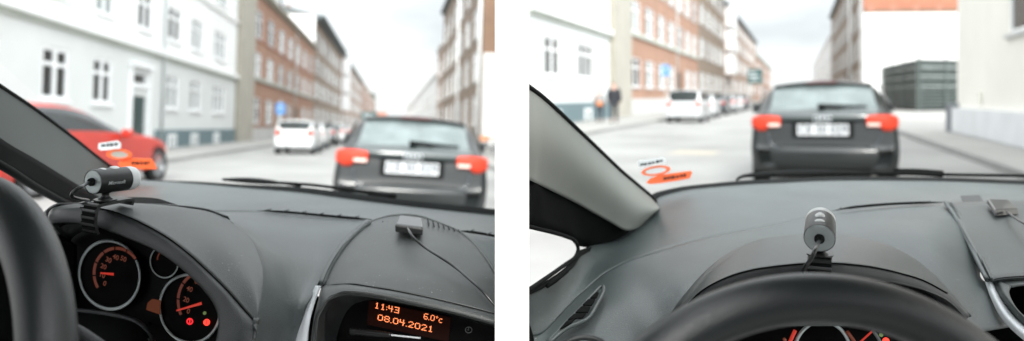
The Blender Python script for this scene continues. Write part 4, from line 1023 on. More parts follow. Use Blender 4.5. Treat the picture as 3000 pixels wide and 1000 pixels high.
seam = [(126,652,.945),(138,634,.935),(158,619,.925),(188,611,.915),(236,609,.905),(286,611,.893),(326,619,.883),(366,633,.872),(408,651,.860),(483,692,.832),(547,739,.803),(611,797,.772),(670,855,.738),(716,908,.713),(748,944,.697),(744,975,.686),(737,1012,.674)]
mid = []
for a, b, hgt in zip(crest, seam, [0,0,1,2,4,6,8,10,12,12,12,12,9,6,3,1,0]):
    q = (P(*a) + P(*b)) / 2 + Vector((0, -.001 * hgt * .3, .001 * hgt * .9)); mid.append(q)
loft('instrument_hood', [seam, mid, crest], M['dash_warm'], c, nu=90, sub=10, knots=True)
fk = [1, 1, 1, 1, 1, 1, 1, .9, .6, .25]
back = [P(*q) + Vector((.0, .06 * k, -.045 * k)) for q, k in zip(crest, fk)]
loft('hood_rear_edge', [crest[:10], [P(*q) + Vector((.0, .02 * k, -.006 * k)) for q, k in zip(crest, fk)], back], M['dash_warm'], c, nu=90, sub=4, knots=True)
lipe = [(126,668,.94),(140,660,.93),(165,656,.918),(200,655,.908),(243,657,.897),(280,663,.886),(315,676,.876),(343,686,.868),(373,698,.86),(443,727,.836),(501,762,.812),(559,809,.785),(606,855,.760),(632,896,.738),(641,943,.716),(638,975,.703),(630,1012,.69)]
l1, l2 = [], []
for a, b, k in zip(seam, lipe, range(17)):
    A, B = P(*a), P(*b); wdt = (A - B).length
    l1.append(A.lerp(B, .30) + Vector((0, -wdt * .14, wdt * .05))); l2.append(A.lerp(B, .72) + Vector((0, -wdt * .22, -wdt * .02)))
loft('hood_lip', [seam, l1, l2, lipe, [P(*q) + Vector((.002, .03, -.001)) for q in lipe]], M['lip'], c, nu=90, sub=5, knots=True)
tube('seam', [P(*q) + Vector((0, -.0006, .0004)) for q in seam[4:15]], .0008, M['black'], c, n=70, seg=6)
# dark recess round the dials
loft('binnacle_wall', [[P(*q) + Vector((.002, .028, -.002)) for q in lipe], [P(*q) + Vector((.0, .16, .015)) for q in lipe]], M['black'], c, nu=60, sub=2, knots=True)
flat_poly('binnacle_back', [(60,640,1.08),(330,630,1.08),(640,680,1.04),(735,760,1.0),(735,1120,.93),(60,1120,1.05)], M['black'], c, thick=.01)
# instrument cluster
def Gd(ox, oy, D0, s=1.0):
    def f(a, b, h=0):
        return P(ox + s * (85.5 * a + 28 * b), oy + s * (36 * a - 95 * b), D0 - .02 * s * a + .012 * s * b - h)
    return f
ic = mk('instrument_cluster', [Gd(321, 806, .985)(a, b) for a, b in ((-1.5, -1.6), (3.9, -1.6), (3.9, 1.7), (-1.5, 1.7))], [(0, 1, 2, 3)], M['gloss'], c, solid=.004)
def gauge(ox, oy, D0, s, hx, hy, name, sc_r=None, a0=0, a1=0, ticks=0, nums=(), needle=None, num_r=.6, ns=.2):
    f = Gd(ox, oy, D0, s); fd = None
    g_ = mk(name, *disc_geo(lambda a, b, h: f(a, b, h), .96, h=.002), M['dial'], c)
    mk('gauge_ring', *ring_geo(f, .93, 1.03, h=.006), M['ring'], g_, smooth=True)
    if sc_r:
        ff = Gd(hx, hy, D0 - .013, s)
        gs = [ring_geo(ff, sc_r - .045, sc_r + .045, a0, a1, 50, .0004)]
        mk('scale_arc', *merge(gs), M['scale'], g_, smooth=True)
        gs = []
        for i in range(ticks):
            a = math.radians(a0 + (a1 - a0) * i / (ticks - 1)); ca, sa = math.cos(a), math.sin(a); wd_ = .02
            V = [ff(r * ca - q * sa, r * sa + q * ca, .0015) for r, q in ((sc_r - .12, -wd_), (sc_r + .05, -wd_), (sc_r + .05, wd_), (sc_r - .12, wd_))]
            gs.append((V, [(0, 1, 2, 3)]))
        mk('tick_marks', *merge(gs), M['black'], g_)
        gs = []
        for i, tx in enumerate(nums):
            a = math.radians(a0 + (a1 - a0) * i / (ticks - 1)); V, Fs = text_mesh(tx, ns, .004)
            gs.append(([ff(v.x + (sc_r - .26) * math.cos(a), v.y + (sc_r - .26) * math.sin(a), .0012) for v in V], Fs))
        if gs: mk('numerals', *merge(gs), M['num'], g_)
    if needle is not None:
        ff = Gd(hx, hy, D0 - .018, s); a = math.radians(needle[0]); ca, sa = math.cos(a), math.sin(a)
        V = [ff(r * ca - q * sa, r * sa + q * ca, h) for r, q, h in ((-.02, -.045, 0), (needle[1], -.02, 0), (needle[1], .02, 0), (-.02, .045, 0), (-.02, 0, .002), (needle[1], 0, .001))]
        mk('needle', V, [(0, 1, 5, 4), (4, 5, 2, 3), (0, 3, 2, 1)], M['needle'], g_)
        mk('needle_hub', *disc_geo(lambda a, b, h: ff(a, b, .003), .12 if s > .6 else .2), M['dial'], g_)
    return g_
gauge(321, 806, .975, 1.0, 344, 805, 'rev_counter', .76, 232, 56, 7, ('0', '10', '20', '30', '40', '50'), (196, .56))
gauge(481, 768, .955, .46, 490, 764, 'fuel_gauge', .7, 200, 60, 3, (), (40, .45))
gauge(556, 905, .930, 1.0, 601, 886, 'speedometer', .88, 226, 100, 5, ('0', '20', '40', '60'), (215, .98))
tube('seam_shelf', [(140,905,.93),(230,912,.925),(330,925,.91),(400,945,.90),(440,985,.89),(450,1020,.88)], .004, M['lip'], c, n=30)
loft('binnacle_shelf', [[(130,905,.93),(230,912,.925),(330,925,.91),(400,945,.90),(440,985,.89)], [(130,960,.86),(230,965,.86),(310,975,.85),(380,990,.84),(420,1010,.84)], [(130,1060,.78),(220,1060,.78),(300,1060,.78),(360,1065,.78),(420,1070,.78)]], M['black'], c, nu=20, sub=5)
tube('indicator_stalk', [(190,955,.62),(235,978,.62),(290,1015,.62),(330,1050,.62)], .006, M['lip'], c, n=20)
def lamp(px, row, r, D, mt, nm='warning_lamp'):
    o = P(px, row, D); V = [o + Vector((r * D / F * math.cos(a), 0, r * D / F * math.sin(a))) for a in [i * math.pi / 10 for i in range(20)]]
    V += [v + Vector((0, .001, 0)) for v in V]
    return mk(nm, V, [tuple(range(20))[::-1]] + [(i, i + 20, (i + 1) % 20 + 20, (i + 1) % 20) for i in range(20)], mt, ic)
lamp(605, 945, 9.5, .905, M['lampred'])
V, Fs = tube_geo([P(556 + 8 * math.cos(a), 942 + 8 * math.sin(a), .912) for a in [i * math.pi / 8 for i in range(16)]], .0010, 6, closed=True)
w_ = mk('warning_lamp', V, Fs, M['lampdim'], ic)
tube('warning_symbol', [P(556, 937, .912), P(556, 946, .912)], .0009, M['lampdim'], w_, seg=6)
tube('warning_symbol', [P(605, 939, .903), P(604, 950, .903)], .0008, M['lampdim'], w_, seg=6)
lamp(599, 918, 5, .908, M['lampgreen'])
flat_poly('trip_display', [(432,888,.945),(446,876,.945),(468,880,.94),(466,921,.93),(428,908,.94)], M['lcd'], c, thick=.002)
tube('reset_knob', [(417,955,.93),(417,955,.905)], .0035, M['gloss'], c); tube('reset_knob', [(436,951,.93),(436,951,.905)], .0035, M['gloss'], c)
# left air vent glimpsed beside the wheel
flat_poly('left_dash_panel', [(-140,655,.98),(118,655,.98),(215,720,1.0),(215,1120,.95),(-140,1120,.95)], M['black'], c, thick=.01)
vt = mk('side_vent', *merge([tube_geo([P(-40 + 66 * math.cos(a), 835 + 84 * math.sin(a), .93) for a in [i * math.pi / 18 for i in range(36)]], .004, 8, closed=True)]), M['lip'], c, smooth=True)
for k in range(6): tube('vent_blade', [(-80,778 + k * 22,.935),(24,772 + k * 22,.93)], .0035, M['lip'], vt)
tube('vent_blade', [(-20,812,.925),(14,816,.925)], .0035, M['silver'], vt)
# windscreen defrost slits
def vent_slit(root, pts, r, nslat, D_off=0, name='defroster_vent'):
    pv = pxs(pts); n = 60; q = cat_rom(pv, n)
    rr = [r * max(.15, min(1, 5 * min(i / n + .02, 1.02 - i / n))) for i in range(n)]
    V, Fs = tube_geo([p + Vector((0, 0, .0008)) for p in q], rr, 8); V = [Vector(v) for v in V]
    o = mk(name, V, Fs, M['black'], root, smooth=True)
    for k in range(nslat):
        i = int((k + .7) / (nslat + .4) * (n - 2)); a = q[i] + Vector((-.003, -.005, .0030)); b = q[i] + Vector((.004, .006, .0036))
        tube('vent_rib', [a, b], .0011, M['dash'], o, seg=6)
    return o
vent_slit(c, [(752,618,1.20),(850,624,1.19),(950,633,1.18),(1090,645,1.165)], .0021, 6)
vent_slit(c, [(1348,678,1.11),(1400,684,1.105),(1470,697,1.10)], .0021, 2)
# centre pod
pod_rows = [
    [(1084,652,1.10),(1108,643,1.12),(1143,634,1.14),(1190,631,1.15),(1236,637,1.145),(1290,656,1.12),(1346,681,1.09)],
    [(1049,681,1.05),(1090,668,1.065),(1140,662,1.075),(1200,662,1.08),(1260,671,1.075),(1330,691,1.06),(1387,715,1.04)],
    [(1015,715,1.0),(1070,706,1.01),(1130,703,1.015),(1200,705,1.015),(1270,715,1.01),(1350,735,1.0),(1422,757,.99)],
    [(985,756,.96),(1040,751,.96),(1120,751,.962),(1200,757,.96),(1280,769,.957),(1370,787,.955),(1452,806,.95)],
    [(962,797,.93),(1020,793,.926),(1100,797,.918),(1200,806,.91),(1290,822,.905),(1390,843,.905),(1478,866,.92)],
    [(945,839,.905),(1026,833.5,.893),(1080,841,.888),(1166,855,.88),(1282,879,.873),(1390,905,.87),(1500,935,.87)]]
loft('centre_pod', pod_rows, M['dash_warm'], c, nu=60, sub=8)
pl_ = [r[0] for r in pod_rows][::-1]; edge_arc = pl_ + pod_rows[0][1:] + [r[-1] for r in pod_rows[1:]]
loft('pod_side', [[P(*q) for q in edge_arc], [P(*q) + Vector((0, .012, -.012)) for q in edge_arc], [P(*q) + Vector((0, .03, -.05)) for q in edge_arc]], M['dash_warm'], c, nu=90, sub=3)
tube('pod_seam', [P(*q) + Vector((0, -.0004, .0006)) for q in pod_rows[-1]], .0006, M['black'], c, n=60, seg=6)
tube('pod_edge', [P(x - 6, r_, D) for x, r_, D in ((949,836,.909),(966,794,.934),(989,753,.964),(1019,712,1.004),(1053,678,1.054),(1084,653,1.094))], .0062, M['dash'], c, n=40, seg=8)
tube('pod_seam', [P(x + 1, r_, D) + Vector((0, -.002, .003)) for x, r_, D in ((945,836,.905),(962,795,.93),(985,754,.96),(1015,713,1.0),(1049,680,1.05),(1084,651,1.10))], .0004, M['black'], c, n=40, seg=6)
gs = []
for i in range(16):
    x = 1118 + i * 15
    if 1160 < x < 1240: continue
    y0, y1 = (640 + abs(x - 1200) * .10, 654 + (x - 1118) * .045) if x < 1200 else (642 + (x - 1240) * .34, 662 + (x - 1240) * .22)
    if y1 - y0 < 4: continue
    D0 = 1.135 - max(0, x - 1200) * .0003
    gs.append(tube_geo([P(x, y0, D0) + Vector((0, -.001, .002)), P(x + 4, y1, D0 - .035) + Vector((0, -.001, .002))], .0009, 5))
mk('speaker_slots', *merge(gs), M['black'], c)
# display bezel, recess, screen
rec = [(927,1060,.835),(926,1010,.84),(927,966,.85),(931,930,.855),(945,902,.86),(962,879,.865),(991,865,.868),(1026,859,.868),(1108,868,.866),(1224,891,.862),(1341,917,.858),(1450,947,.855),(1510,963,.855)]
outb = [(905,1060,.84),(909,1010,.845),(914,965,.86),(921,922,.875),(932,880,.89),(945,840,.903),(982,835,.898),(1026,833.5,.893),(1092,843,.887),(1166,855,.88),(1282,879,.873),(1400,908,.87),(1510,938,.87)]
bm1 = [P(*a).lerp(P(*b), .4) + Vector((0, -.004, .0025)) for a, b in zip(outb, rec)]; bm2 = [P(*a).lerp(P(*b), .8) + Vector((0, -.004, .0)) for a, b in zip(outb, rec)]
loft('display_bezel', [outb, bm1, bm2, rec, [P(*q) + Vector((.004, .03, -.004)) for q in rec]], M['dash_warm'], c, nu=90, sub=5, knots=True)
inner = [(985,1060,.90),(985,1010,.905),(990,975,.91),(1000,945,.915),(1015,915,.92),(1035,893,.925),(1060,884,.928),(1085,880,.93),(1140,886,.93),(1224,903,.93),(1341,930,.93),(1450,960,.93),(1510,975,.93)]
loft('display_recess', [[P(*q) + Vector((.004, .03, -.004)) for q in rec], inner], M['lip'], c, nu=60, sub=4, knots=True, solid=0)
flat_poly('display_back', [(975,1080,.927),(975,860,.934),(1040,852,.934),(1510,925,.934),(1510,1100,.927)], M['gloss'], c, thick=.003)
sc_ = flat_poly('display_screen', [(1082,881,.924),(1321,931,.922),(1314,1002,.918),(1075,951,.920)], M['screen'], c, thick=.0004)
o0 = P(1105, 888, .9195); ux = (P(1105 + 100, 888 + 22.5, .9193) - o0) / 100 ; uy = (P(1105 - 2.5, 888 + 17, .9190) - o0) / 17
def S_(px, row): return P(px, row, .9188 + 0 * px)
def dots(txt, px, row, wpx, name='display_digits'):
    cells = {'1': 3}
    n_ = sum(len({'0': 'xxxxx', ':': 'x', '.': 'x', 'o': 'xxx', 'C': 'xxxx', ' ': 'x'}.get(ch, 'xxxxx')) + 1 for ch in txt) - 1
    k = wpx / n_; a = ux * k; b = uy * (17.5 / 7)
    return seg_text(txt, P(px, row, .9188), a, b, 1, name, sc_, M['digit'])
dots('11:43', 1099, 886, 72); dots('08.04.2021', 1108, 921, 163); dots('6.0oC', 1243, 918, 54)
tube('clock_symbol', [P(1373 + 9.5 * math.cos(a), 967 + 8.5 * math.sin(a), .92) for a in [i * math.pi / 12 for i in range(25)]], .0006, M['icon'], c, seg=5)
tube('clock_symbol', [P(1368, 966, .92), P(1373, 968, .92), P(1373, 960, .92)], .0006, M['icon'], c, seg=5)
# silver trim strip
loft('silver_trim_strip', [[(924,837,.904),(912,862,.895),(893,905,.883),(874,955,.867),(853,1030,.852)], [(932,838,.898),(920,866,.889),(903,908,.876),(888,958,.861),(874,1030,.845)], [(941,838,.901),(928,872,.889),(915,915,.876),(905,960,.861),(899,1030,.846)]], M['silver'], c, nu=40, sub=5)
flat_poly('lower_dash', [(560,1045,.84),(1510,1100,.95),(1510,1400,.9),(300,1400,.8),(300,1045,.82)], M['black'], c, thick=.01)
# windscreen, its seal and the wipers
loft('windscreen_seal', [[(395,520,1.80),(413,528,1.775),(550,531,1.73),(700,540,1.665),(875,548,1.605),(1049,569,1.545),(1224,590,1.485),(1450,613,1.425),(1510,620,1.415)],
    [(300,540,1.82),(413,540,1.765),(550,541,1.72),(700,552,1.655),(875,566,1.595),(1049,589,1.535),(1224,610,1.475),(1450,634,1.415),(1510,641,1.405)]], M['rubber'], c, nu=60, sub=3, linear=True)
ws = loft('windscreen', [[(395,524,1.79),(550,531,1.735),(700,541,1.67),(875,549,1.61),(1049,570,1.55),(1224,591,1.49),(1450,614,1.43),(1478,617,1.425)],
    [(-260,-40,.92),(60,-130,.92),(400,-170,.91),(700,-260,.90),(950,-330,.88),(1150,-370,.86),(1400,-400,.84),(1464,-405,.84)]], M['glass'], c, nu=40, sub=20, linear=True, solid=0)
bvL = BVHTree.FromPolygons([v.co for v in ws.data.vertices], [p.vertices for p in ws.data.polygons])
def wiper(root, blade, arm, lump, nm='wiper'):
    V, Fs = tube_geo(cat_rom(pxs(blade), 30), [.003 + .0045 * math.sin(math.pi * min(1, i / 22)) for i in range(30)], 8)
    wo = mk(nm, V, Fs, M['rubber'], root, smooth=True)
    tube('wiper_arm', arm, .0038, M['black'], wo, n=30)
    tube('wiper_joint', lump, .0085, M['black'], wo, n=8)
wiper(c, [(652,526,1.76),(740,530,1.74),(822,537,1.72),(880,546,1.69)], [(822,536,1.70),(930,544,1.66),(1026,557,1.62),(1160,576,1.56)], [(1085,569,1.60),(1120,574,1.58),(1155,578,1.57)])
# pillar and door frame
up = [(-700,-330,.76),(-350,0,.83),(-90,190,.94),(0,252,1.03),(105,322,1.16),(215,404,1.34),(280,456,1.46),(344,502,1.60),(385,525,1.70),(420,545,1.77)]
lo = [(-700,-120,.74),(-350,165,.81),(-90,345,.92),(0,413,1.0),(98,469,1.11),(195,528,1.25),(254,562,1.35),(310,592,1.46),(370,620,1.56),(410,640,1.62)]
md = [P(*a).lerp(P(*b), .5) + Vector((.012, -.045, .01)) for a, b in zip(up, lo)]
loft('windscreen_pillar', [up, md, lo], M['pillar_left'], c, nu=50, sub=10, knots=True)
tube('pillar_gasket', up, .0032, M['rubber'], c, n=50, seg=8)
lo2 = [(-700,-20,.75),(-350,240,.82),(-90,425,.93),(0,484,.99),(29,500,1.01),(98,545,1.09),(171,586,1.19),(205,601,1.25),(260,622,1.34),(330,650,1.42)]
loft('door_frame', [[P(*q) + Vector((0, .012, -.002)) for q in lo], lo2], M['black'], c, nu=40, sub=4, knots=True)
tube('door_gasket', lo2, .006, M['rubber'], c, n=40)
steering_wheel(c, Vector((-.51075, .59492, EYE - .25806)), Vector((.84192, -.39634, .36617)), Vector((-.23059, .34925, .90821)), .185, .0208)

loft('door_panel', [[(-500,560,.80),(-200,600,.88),(30,640,.96),(122,660,.97)], [(-500,640,.78),(-200,680,.86),(30,720,.93),(122,740,.96)], [(-500,1200,.76),(-200,1200,.84),(30,1200,.92),(122,1200,.95)]], M['black'], c, nu=20, sub=4, linear=True)
flat_poly('dash_core', [(480,1060,1.0),(700,900,1.0),(860,860,1.02),(960,880,1.02),(960,1500,1.0),(480,1500,1.0)], M['black'], c, thick=.01)
# things in the left car
R3 = Matrix(((.905, -.39, 0), (.39, .905, 0), (0, 0, 1)))
lx = Vector((.93, -.36, -.06)).normalized(); ly = Vector((.40, .915, 0.03)); ly = (ly - lx * ly.dot(lx)).normalized(); lz = lx.cross(ly)
webcam(frame_m(P(312, 587, .885), lx, ly, lz), -2.0, [(240,547,.82),(222,556,.815),(211,568,.82),(214,578,.835),(235,584,.86),(258,588,.90),(236,596,.93),(205,598,.94),(180,599,.945),(160,603,.94),(140,618,.93),(134,640,.925)],
       'webcam seen side-on with white lettering, clamped on the hood above the round gauges')
def gps(top, bot, label, cab, rc=.0019):
    T, B_ = pxs(top), pxs(bot); cc = sum(T, Vector()) / 4
    Tn = [cc + (q - cc) * .93 for q in T]; Tm = [q.lerp(b, .22) for q, b in zip([cc + (q - cc) * 1.02 for q in T], B_)]
    root = empty('gps_receiver', cc - Vector((0, 0, .012))); tag(root, label, 'antenna', 'small square receivers lying on the dashboards')
    V = Tn + Tm + B_; Fs = [(0, 1, 2, 3), (11, 10, 9, 8)] + [(j + i, j + (i + 1) % 4, j + 4 + (i + 1) % 4, j + 4 + i)[::-1] for j in (0, 4) for i in range(4)]
    mk('case', V, Fs, M['puck'], root, bevel=.0012)
    tube('cable', cab, rc, M['cable'], root, n=70, seg=10)
    return root
M['puck'] = mat('puck_black', (.008, .009, .009), .3, spec=.5, coat=.4, noise=(90, .1))
gps([(1170,629,1.075),(1233,637,1.075),(1239,666,1.022),(1158,656,1.022)], [(1170,652,1.078),(1236,660,1.078),(1238,690,1.02),(1158,680,1.02)],
    'small black square receiver with bright top lying on the centre pod above the clock display',
    [(1193,668,1.022),(1199,678,.99),(1212,697,.975),(1242,723,.965),(1282,749,.94),(1329,780,.922),(1370,814,.893),(1410,850,.868),(1450,896,.857),(1500,960,.84)])
# screwdriver in the display recess
q0, q1, q2 = P(1024, 970, .895), P(1146, 982, .885), P(1232, 991, .88)
sdr = empty('screwdriver', q0); tag(sdr, 'small black screwdriver with a bare steel shaft lying under the clock display', 'screwdriver')
V, Fs = tube_geo(cat_rom([q0, q0.lerp(q1, .5), q1], 24), [.0040, .0044, .0044, .0044, .0036, .0044, .0036, .0044, .0036, .0043] + [.0042 - .00008 * i for i in range(14)], 12); mk('grip', V, Fs, M['camblack'], sdr, smooth=True)
V, Fs = tube_geo([q1, q2], .0012, 8); mk('shaft', V, Fs, M['silver'], sdr)
sl = -.10
sticker(bvL, [(289,421),(345,413),(354,420),(354,433),(349,438),(295,441),(287,435)], M['stick_w'], 'small white sticker with dark print on the glass in front of the red car', marks=([(296,424,13,7),(312,421,7,10),(321,421,11,9),(335,420,10,8)], -.08))
sticker(bvL, ellipse(349, 453, 38, 15.5, .05), M['stick_o'], 'orange oval sticker with pale middle on the glass in front of the red car', inner=ellipse(350, 453.5, 25, 9.5, .05), inner_m=M['stick_g'], gap=.008)
sticker(bvL, [(346,478),(358,467),(385,464),(445,466),(453,480),(461,496),(420,496),(362,494),(350,488)], M['stick_o'], 'orange arrow-ended sticker, lowest on the glass before the red car', marks=([(386,474,8,9),(396,475,12,8),(411,474,7,9),(421,475,10,8),(433,473,4,9)], 0), gap=.012)

# ------------------------------------------------------------------ RIGHT CAR
CR = empty('car_interior', P(2400, 900, 1.0) - Vector((0, 0, .9)))
tag(CR, 'car interior seen over the steering wheel rim, with a beige windscreen pillar', 'car')
c = CR
far = [(1545,856,.895),(1590,833,.94),(1640,800,1.0),(1682,765,1.06),(1700,735,1.12),(1745,715,1.18),(1800,692,1.26),(1860,660,1.34),(1905,620,1.42),(1925,583,1.47),(1985,563,1.51),(2047,553,1.53),(2181,541.5,1.56),(2290,536.5,1.57),(2425,530,1.58),(2658,530,1.6),(2832,534,1.6),(3040,543,1.6)]
tier = [(1545,985,.875),(1590,975,.89),(1635,930,.93),(1680,880,.98),(1730,835,1.03),(1771,800,1.06),(1831,767,1.09),(1890,748,1.11),(1948,731,1.13),(2000,716,1.14),(2064,700,1.155),(2130,686,1.165),(2200,673,1.175),(2290,655,1.19),(2436,624,1.22),(2600,606,1.245),(2768,597,1.26),(3040,590,1.27)]
m1 = [P(*a).lerp(P(*b), .5) + Vector((0, 0, -.006)) for a, b in zip(far, tier)]
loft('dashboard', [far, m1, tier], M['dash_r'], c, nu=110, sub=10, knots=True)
t2 = [P(*q) + Vector((0, .004, .0002)) for q in tier]
low1 = [(1545,1010,.87),(1590,1005,.875),(1650,985,.88),(1712,950,.90),(1775,905,.93),(1835,870,.955),(1890,845,.975),(1940,822,.985),(1985,805,.99),(2035,785,1.0),(2085,765,1.01),(2150,742,1.02),(2230,722,1.02),(2330,705,1.03),(2480,695,1.04),(2620,692,1.035),(2750,705,1.01),(2880,775,.985)]
low2 = [(1545,1100,.83),(1600,1100,.83),(1690,1060,.84),(1770,1020,.86),(1840,985,.88),(1890,955,.89),(1935,930,.90),(1975,905,.905),(2015,880,.91),(2055,860,.92),(2105,845,.925),(2170,835,.93),(2250,830,.93),(2350,825,.93),(2500,825,.93),(2650,835,.92),(2780,845,.90),(2915,850,.925)]
low3 = [(1545,1200,.78),(1620,1190,.78),(1720,1150,.79),(1810,1110,.80),(1870,1075,.81),(1915,1045,.815),(1960,1015,.82),(2000,990,.83),(2040,975,.835),(2080,965,.84),(2130,960,.84),(2200,955,.84),(2290,950,.84),(2400,950,.84),(2540,950,.84),(2690,960,.84),(2830,975,.85),(2970,955,.88)]
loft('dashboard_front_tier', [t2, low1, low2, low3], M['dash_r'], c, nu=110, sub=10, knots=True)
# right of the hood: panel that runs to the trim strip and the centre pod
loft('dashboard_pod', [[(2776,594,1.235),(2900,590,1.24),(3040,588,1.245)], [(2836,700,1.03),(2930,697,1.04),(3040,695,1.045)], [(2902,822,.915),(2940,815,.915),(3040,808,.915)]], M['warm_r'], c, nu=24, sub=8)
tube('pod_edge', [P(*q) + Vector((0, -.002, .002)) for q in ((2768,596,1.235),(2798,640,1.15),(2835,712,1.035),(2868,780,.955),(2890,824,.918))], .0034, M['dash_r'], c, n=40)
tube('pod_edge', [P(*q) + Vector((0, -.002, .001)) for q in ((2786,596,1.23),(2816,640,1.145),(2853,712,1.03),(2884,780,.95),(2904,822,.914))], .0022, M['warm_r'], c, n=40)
tube('pod_seam', [P(*q) + Vector((0, -.001, .0035)) for q in ((2777,597,1.23),(2807,640,1.145),(2844,712,1.03),(2876,780,.95),(2897,822,.914))], .0004, M['black'], c, n=40, seg=6)
tube('pod_seam', [P(*q) + Vector((0, -.001, .001)) for q in ((2905,823,.914),(2940,815.5,.914),(3040,808.5,.914))], .0007, M['black'], c, n=20, seg=6)
V = [P(*q) + Vector((0, -.001, .003)) for q in ((2812,578,1.30),(2870,576,1.31),(2884,600,1.24),(2872,611,1.22),(2826,610,1.22))]
flat_poly('anti_slip_patch', V, M['lip'], c, thick=.001)
# silver strip, bezel and recess at the right edge
loft('silver_trim_strip', [[(2885,824,.928),(2900,868,.905),(2928,925,.88),(2965,968,.862),(3020,1015,.845)], [(2896,823,.922),(2914,868,.898),(2948,925,.872),(2984,965,.856),(3035,1010,.84)], [(2907,823,.925),(2930,872,.9),(2970,925,.876),(3004,958,.86),(3050,1000,.842)]], M['silver'], c, nu=40, sub=5)
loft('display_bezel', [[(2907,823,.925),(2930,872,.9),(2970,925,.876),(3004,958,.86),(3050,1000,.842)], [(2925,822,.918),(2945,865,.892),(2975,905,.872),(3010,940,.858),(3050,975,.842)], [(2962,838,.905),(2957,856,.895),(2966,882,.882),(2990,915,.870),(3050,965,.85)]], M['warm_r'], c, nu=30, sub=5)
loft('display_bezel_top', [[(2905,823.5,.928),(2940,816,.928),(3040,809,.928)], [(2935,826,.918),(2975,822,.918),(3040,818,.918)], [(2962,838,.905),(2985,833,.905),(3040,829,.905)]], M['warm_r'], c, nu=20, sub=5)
flat_poly('display_back', [(2945,825,.94),(3060,815,.94),(3060,1010,.92),(2945,920,.93)], M['gloss'], c, thick=.003)
vent_slit(c, [(2436,620,1.215),(2500,609,1.225),(2600,600,1.24),(2687,596,1.25),(2765,594,1.255)], .0024, 7)
# hood
crest = [(1968,975,.79),(2008,895,.835),(2055,830,.88),(2110,772,.92),(2175,727,.95),(2230,705,.962),(2290,694,.97),(2360,689,.972),(2425,689,.972),(2485,693,.97),(2541,702,.96),(2600,718,.94),(2658,745,.91),(2705,778,.88),(2748,816,.85),(2785,858,.82),(2845,925,.79)]
seam = [(1972,978,.79),(2003,907,.794),(2045,862,.79),(2091,832,.782),(2149,807,.777),(2210,791,.770),(2250,785,.767),(2290,780,.765),(2355,774.5,.761),(2448,773.5,.760),(2495,777,.762),(2541,782,.765),(2585,790,.768),(2629,800,.771),(2704,823,.778),(2774,860,.788),(2838,925,.785)]
mid = [(P(*a) + P(*b)) / 2 + Vector((0, 0, .001 * h)) for a, b, h in zip(crest, seam, [0,1,2,3,4,5,5,5,5,5,5,4,3,2,2,1,0])]
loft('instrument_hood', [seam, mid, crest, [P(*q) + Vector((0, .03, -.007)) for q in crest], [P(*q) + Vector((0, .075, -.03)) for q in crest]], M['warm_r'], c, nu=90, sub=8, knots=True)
lipe = [(1975,985,.79),(2000,928,.794),(2041,898,.79),(2093,866,.784),(2151,845,.778),(2210,829,.772),(2250,822,.769),(2290,817,.767),(2355,812,.763),(2446,811,.762),(2492,814,.764),(2541,819,.767),(2585,825,.77),(2630,832,.772),(2704,851,.779),(2773,882,.787),(2828,935,.785)]
l1, l2 = [], []
for a, b in zip(seam, lipe):
    A, B = P(*a), P(*b); wdt = (A - B).length
    l1.append(A.lerp(B, .30) + Vector((0, -wdt * .16, wdt * .05))); l2.append(A.lerp(B, .72) + Vector((0, -wdt * .26, -wdt * .02)))
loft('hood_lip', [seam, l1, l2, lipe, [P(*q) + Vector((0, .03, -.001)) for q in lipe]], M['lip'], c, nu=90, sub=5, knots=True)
tube('seam', [P(*q) + Vector((0, -.0005, .0005)) for q in seam[1:16]], .0009, M['black'], c, n=80, seg=6)
loft('binnacle_wall', [[P(*q) + Vector((0, .03, -.002)) for q in lipe], [P(*q) + Vector((0, .13, -.06)) for q in lipe]], M['black'], c, nu=50, sub=3, knots=True)
ic = flat_poly('instrument_cluster', [(2015,935,.91),(2800,915,.91),(2860,1200,.87),(1900,1200,.87)], M['gloss'], c, thick=.01)
def ringp(cx, cy, rx, ry, D): return [P(cx + rx * math.cos(a), cy + ry * math.sin(a), D) for a in [2 * math.pi * i / 60 for i in range(60)]]
V, Fs = tube_geo(ringp(2409, 1042, 84, 100, .865), .0022, 8, closed=True); gr_ = mk('gauge_ring', V, Fs, M['ring'], c, smooth=True)
V, Fs = tube_geo(ringp(2610, 1075, 128, 128, .865), .0024, 8, closed=True)
tube('scale_arc', [(2482,972,.862),(2492,985,.862),(2504,1004,.862),(2512,1030,.862)], .0022, M['scale'], ic, n=14)
tube('scale_arc', [(2330,968,.862),(2322,985,.862),(2313,1006,.862)], .0022, M['needle'], ic, n=10)
tube('needle', [(2558,968,.858),(2520,1003,.858)], .0011, M['needle'], ic)
tube('dial_stalk', [(2558,970,.85),(2569,985,.85),(2582,1008,.85)], .0020, M['icon'], ic, n=8)  # slim silver-grey stalk beside the needle
lamp(2596, 1000, 10, .86, M['lampred']); lamp(2582, 982, 6, .86, M['lampgreen'])
for x in (2296, 2650, 2676): tube('dial_mark', [(x,992,.86),(x + 5,998,.86)], .0018, M['num'], ic)
flat_poly('lower_dash', [(1600,1010,1.0),(2800,1000,1.0),(2900,880,1.0),(3100,860,1.0),(3200,1400,.9),(1500,1400,.9)], M['black'], c, thick=.01)
steering_wheel(c, Vector((.2167 + .004, .462 + .02, EYE - .1358 - .190)), Vector((1, .03, 0)), Vector((0, -.02 + .12, 1)), .190, .0182)
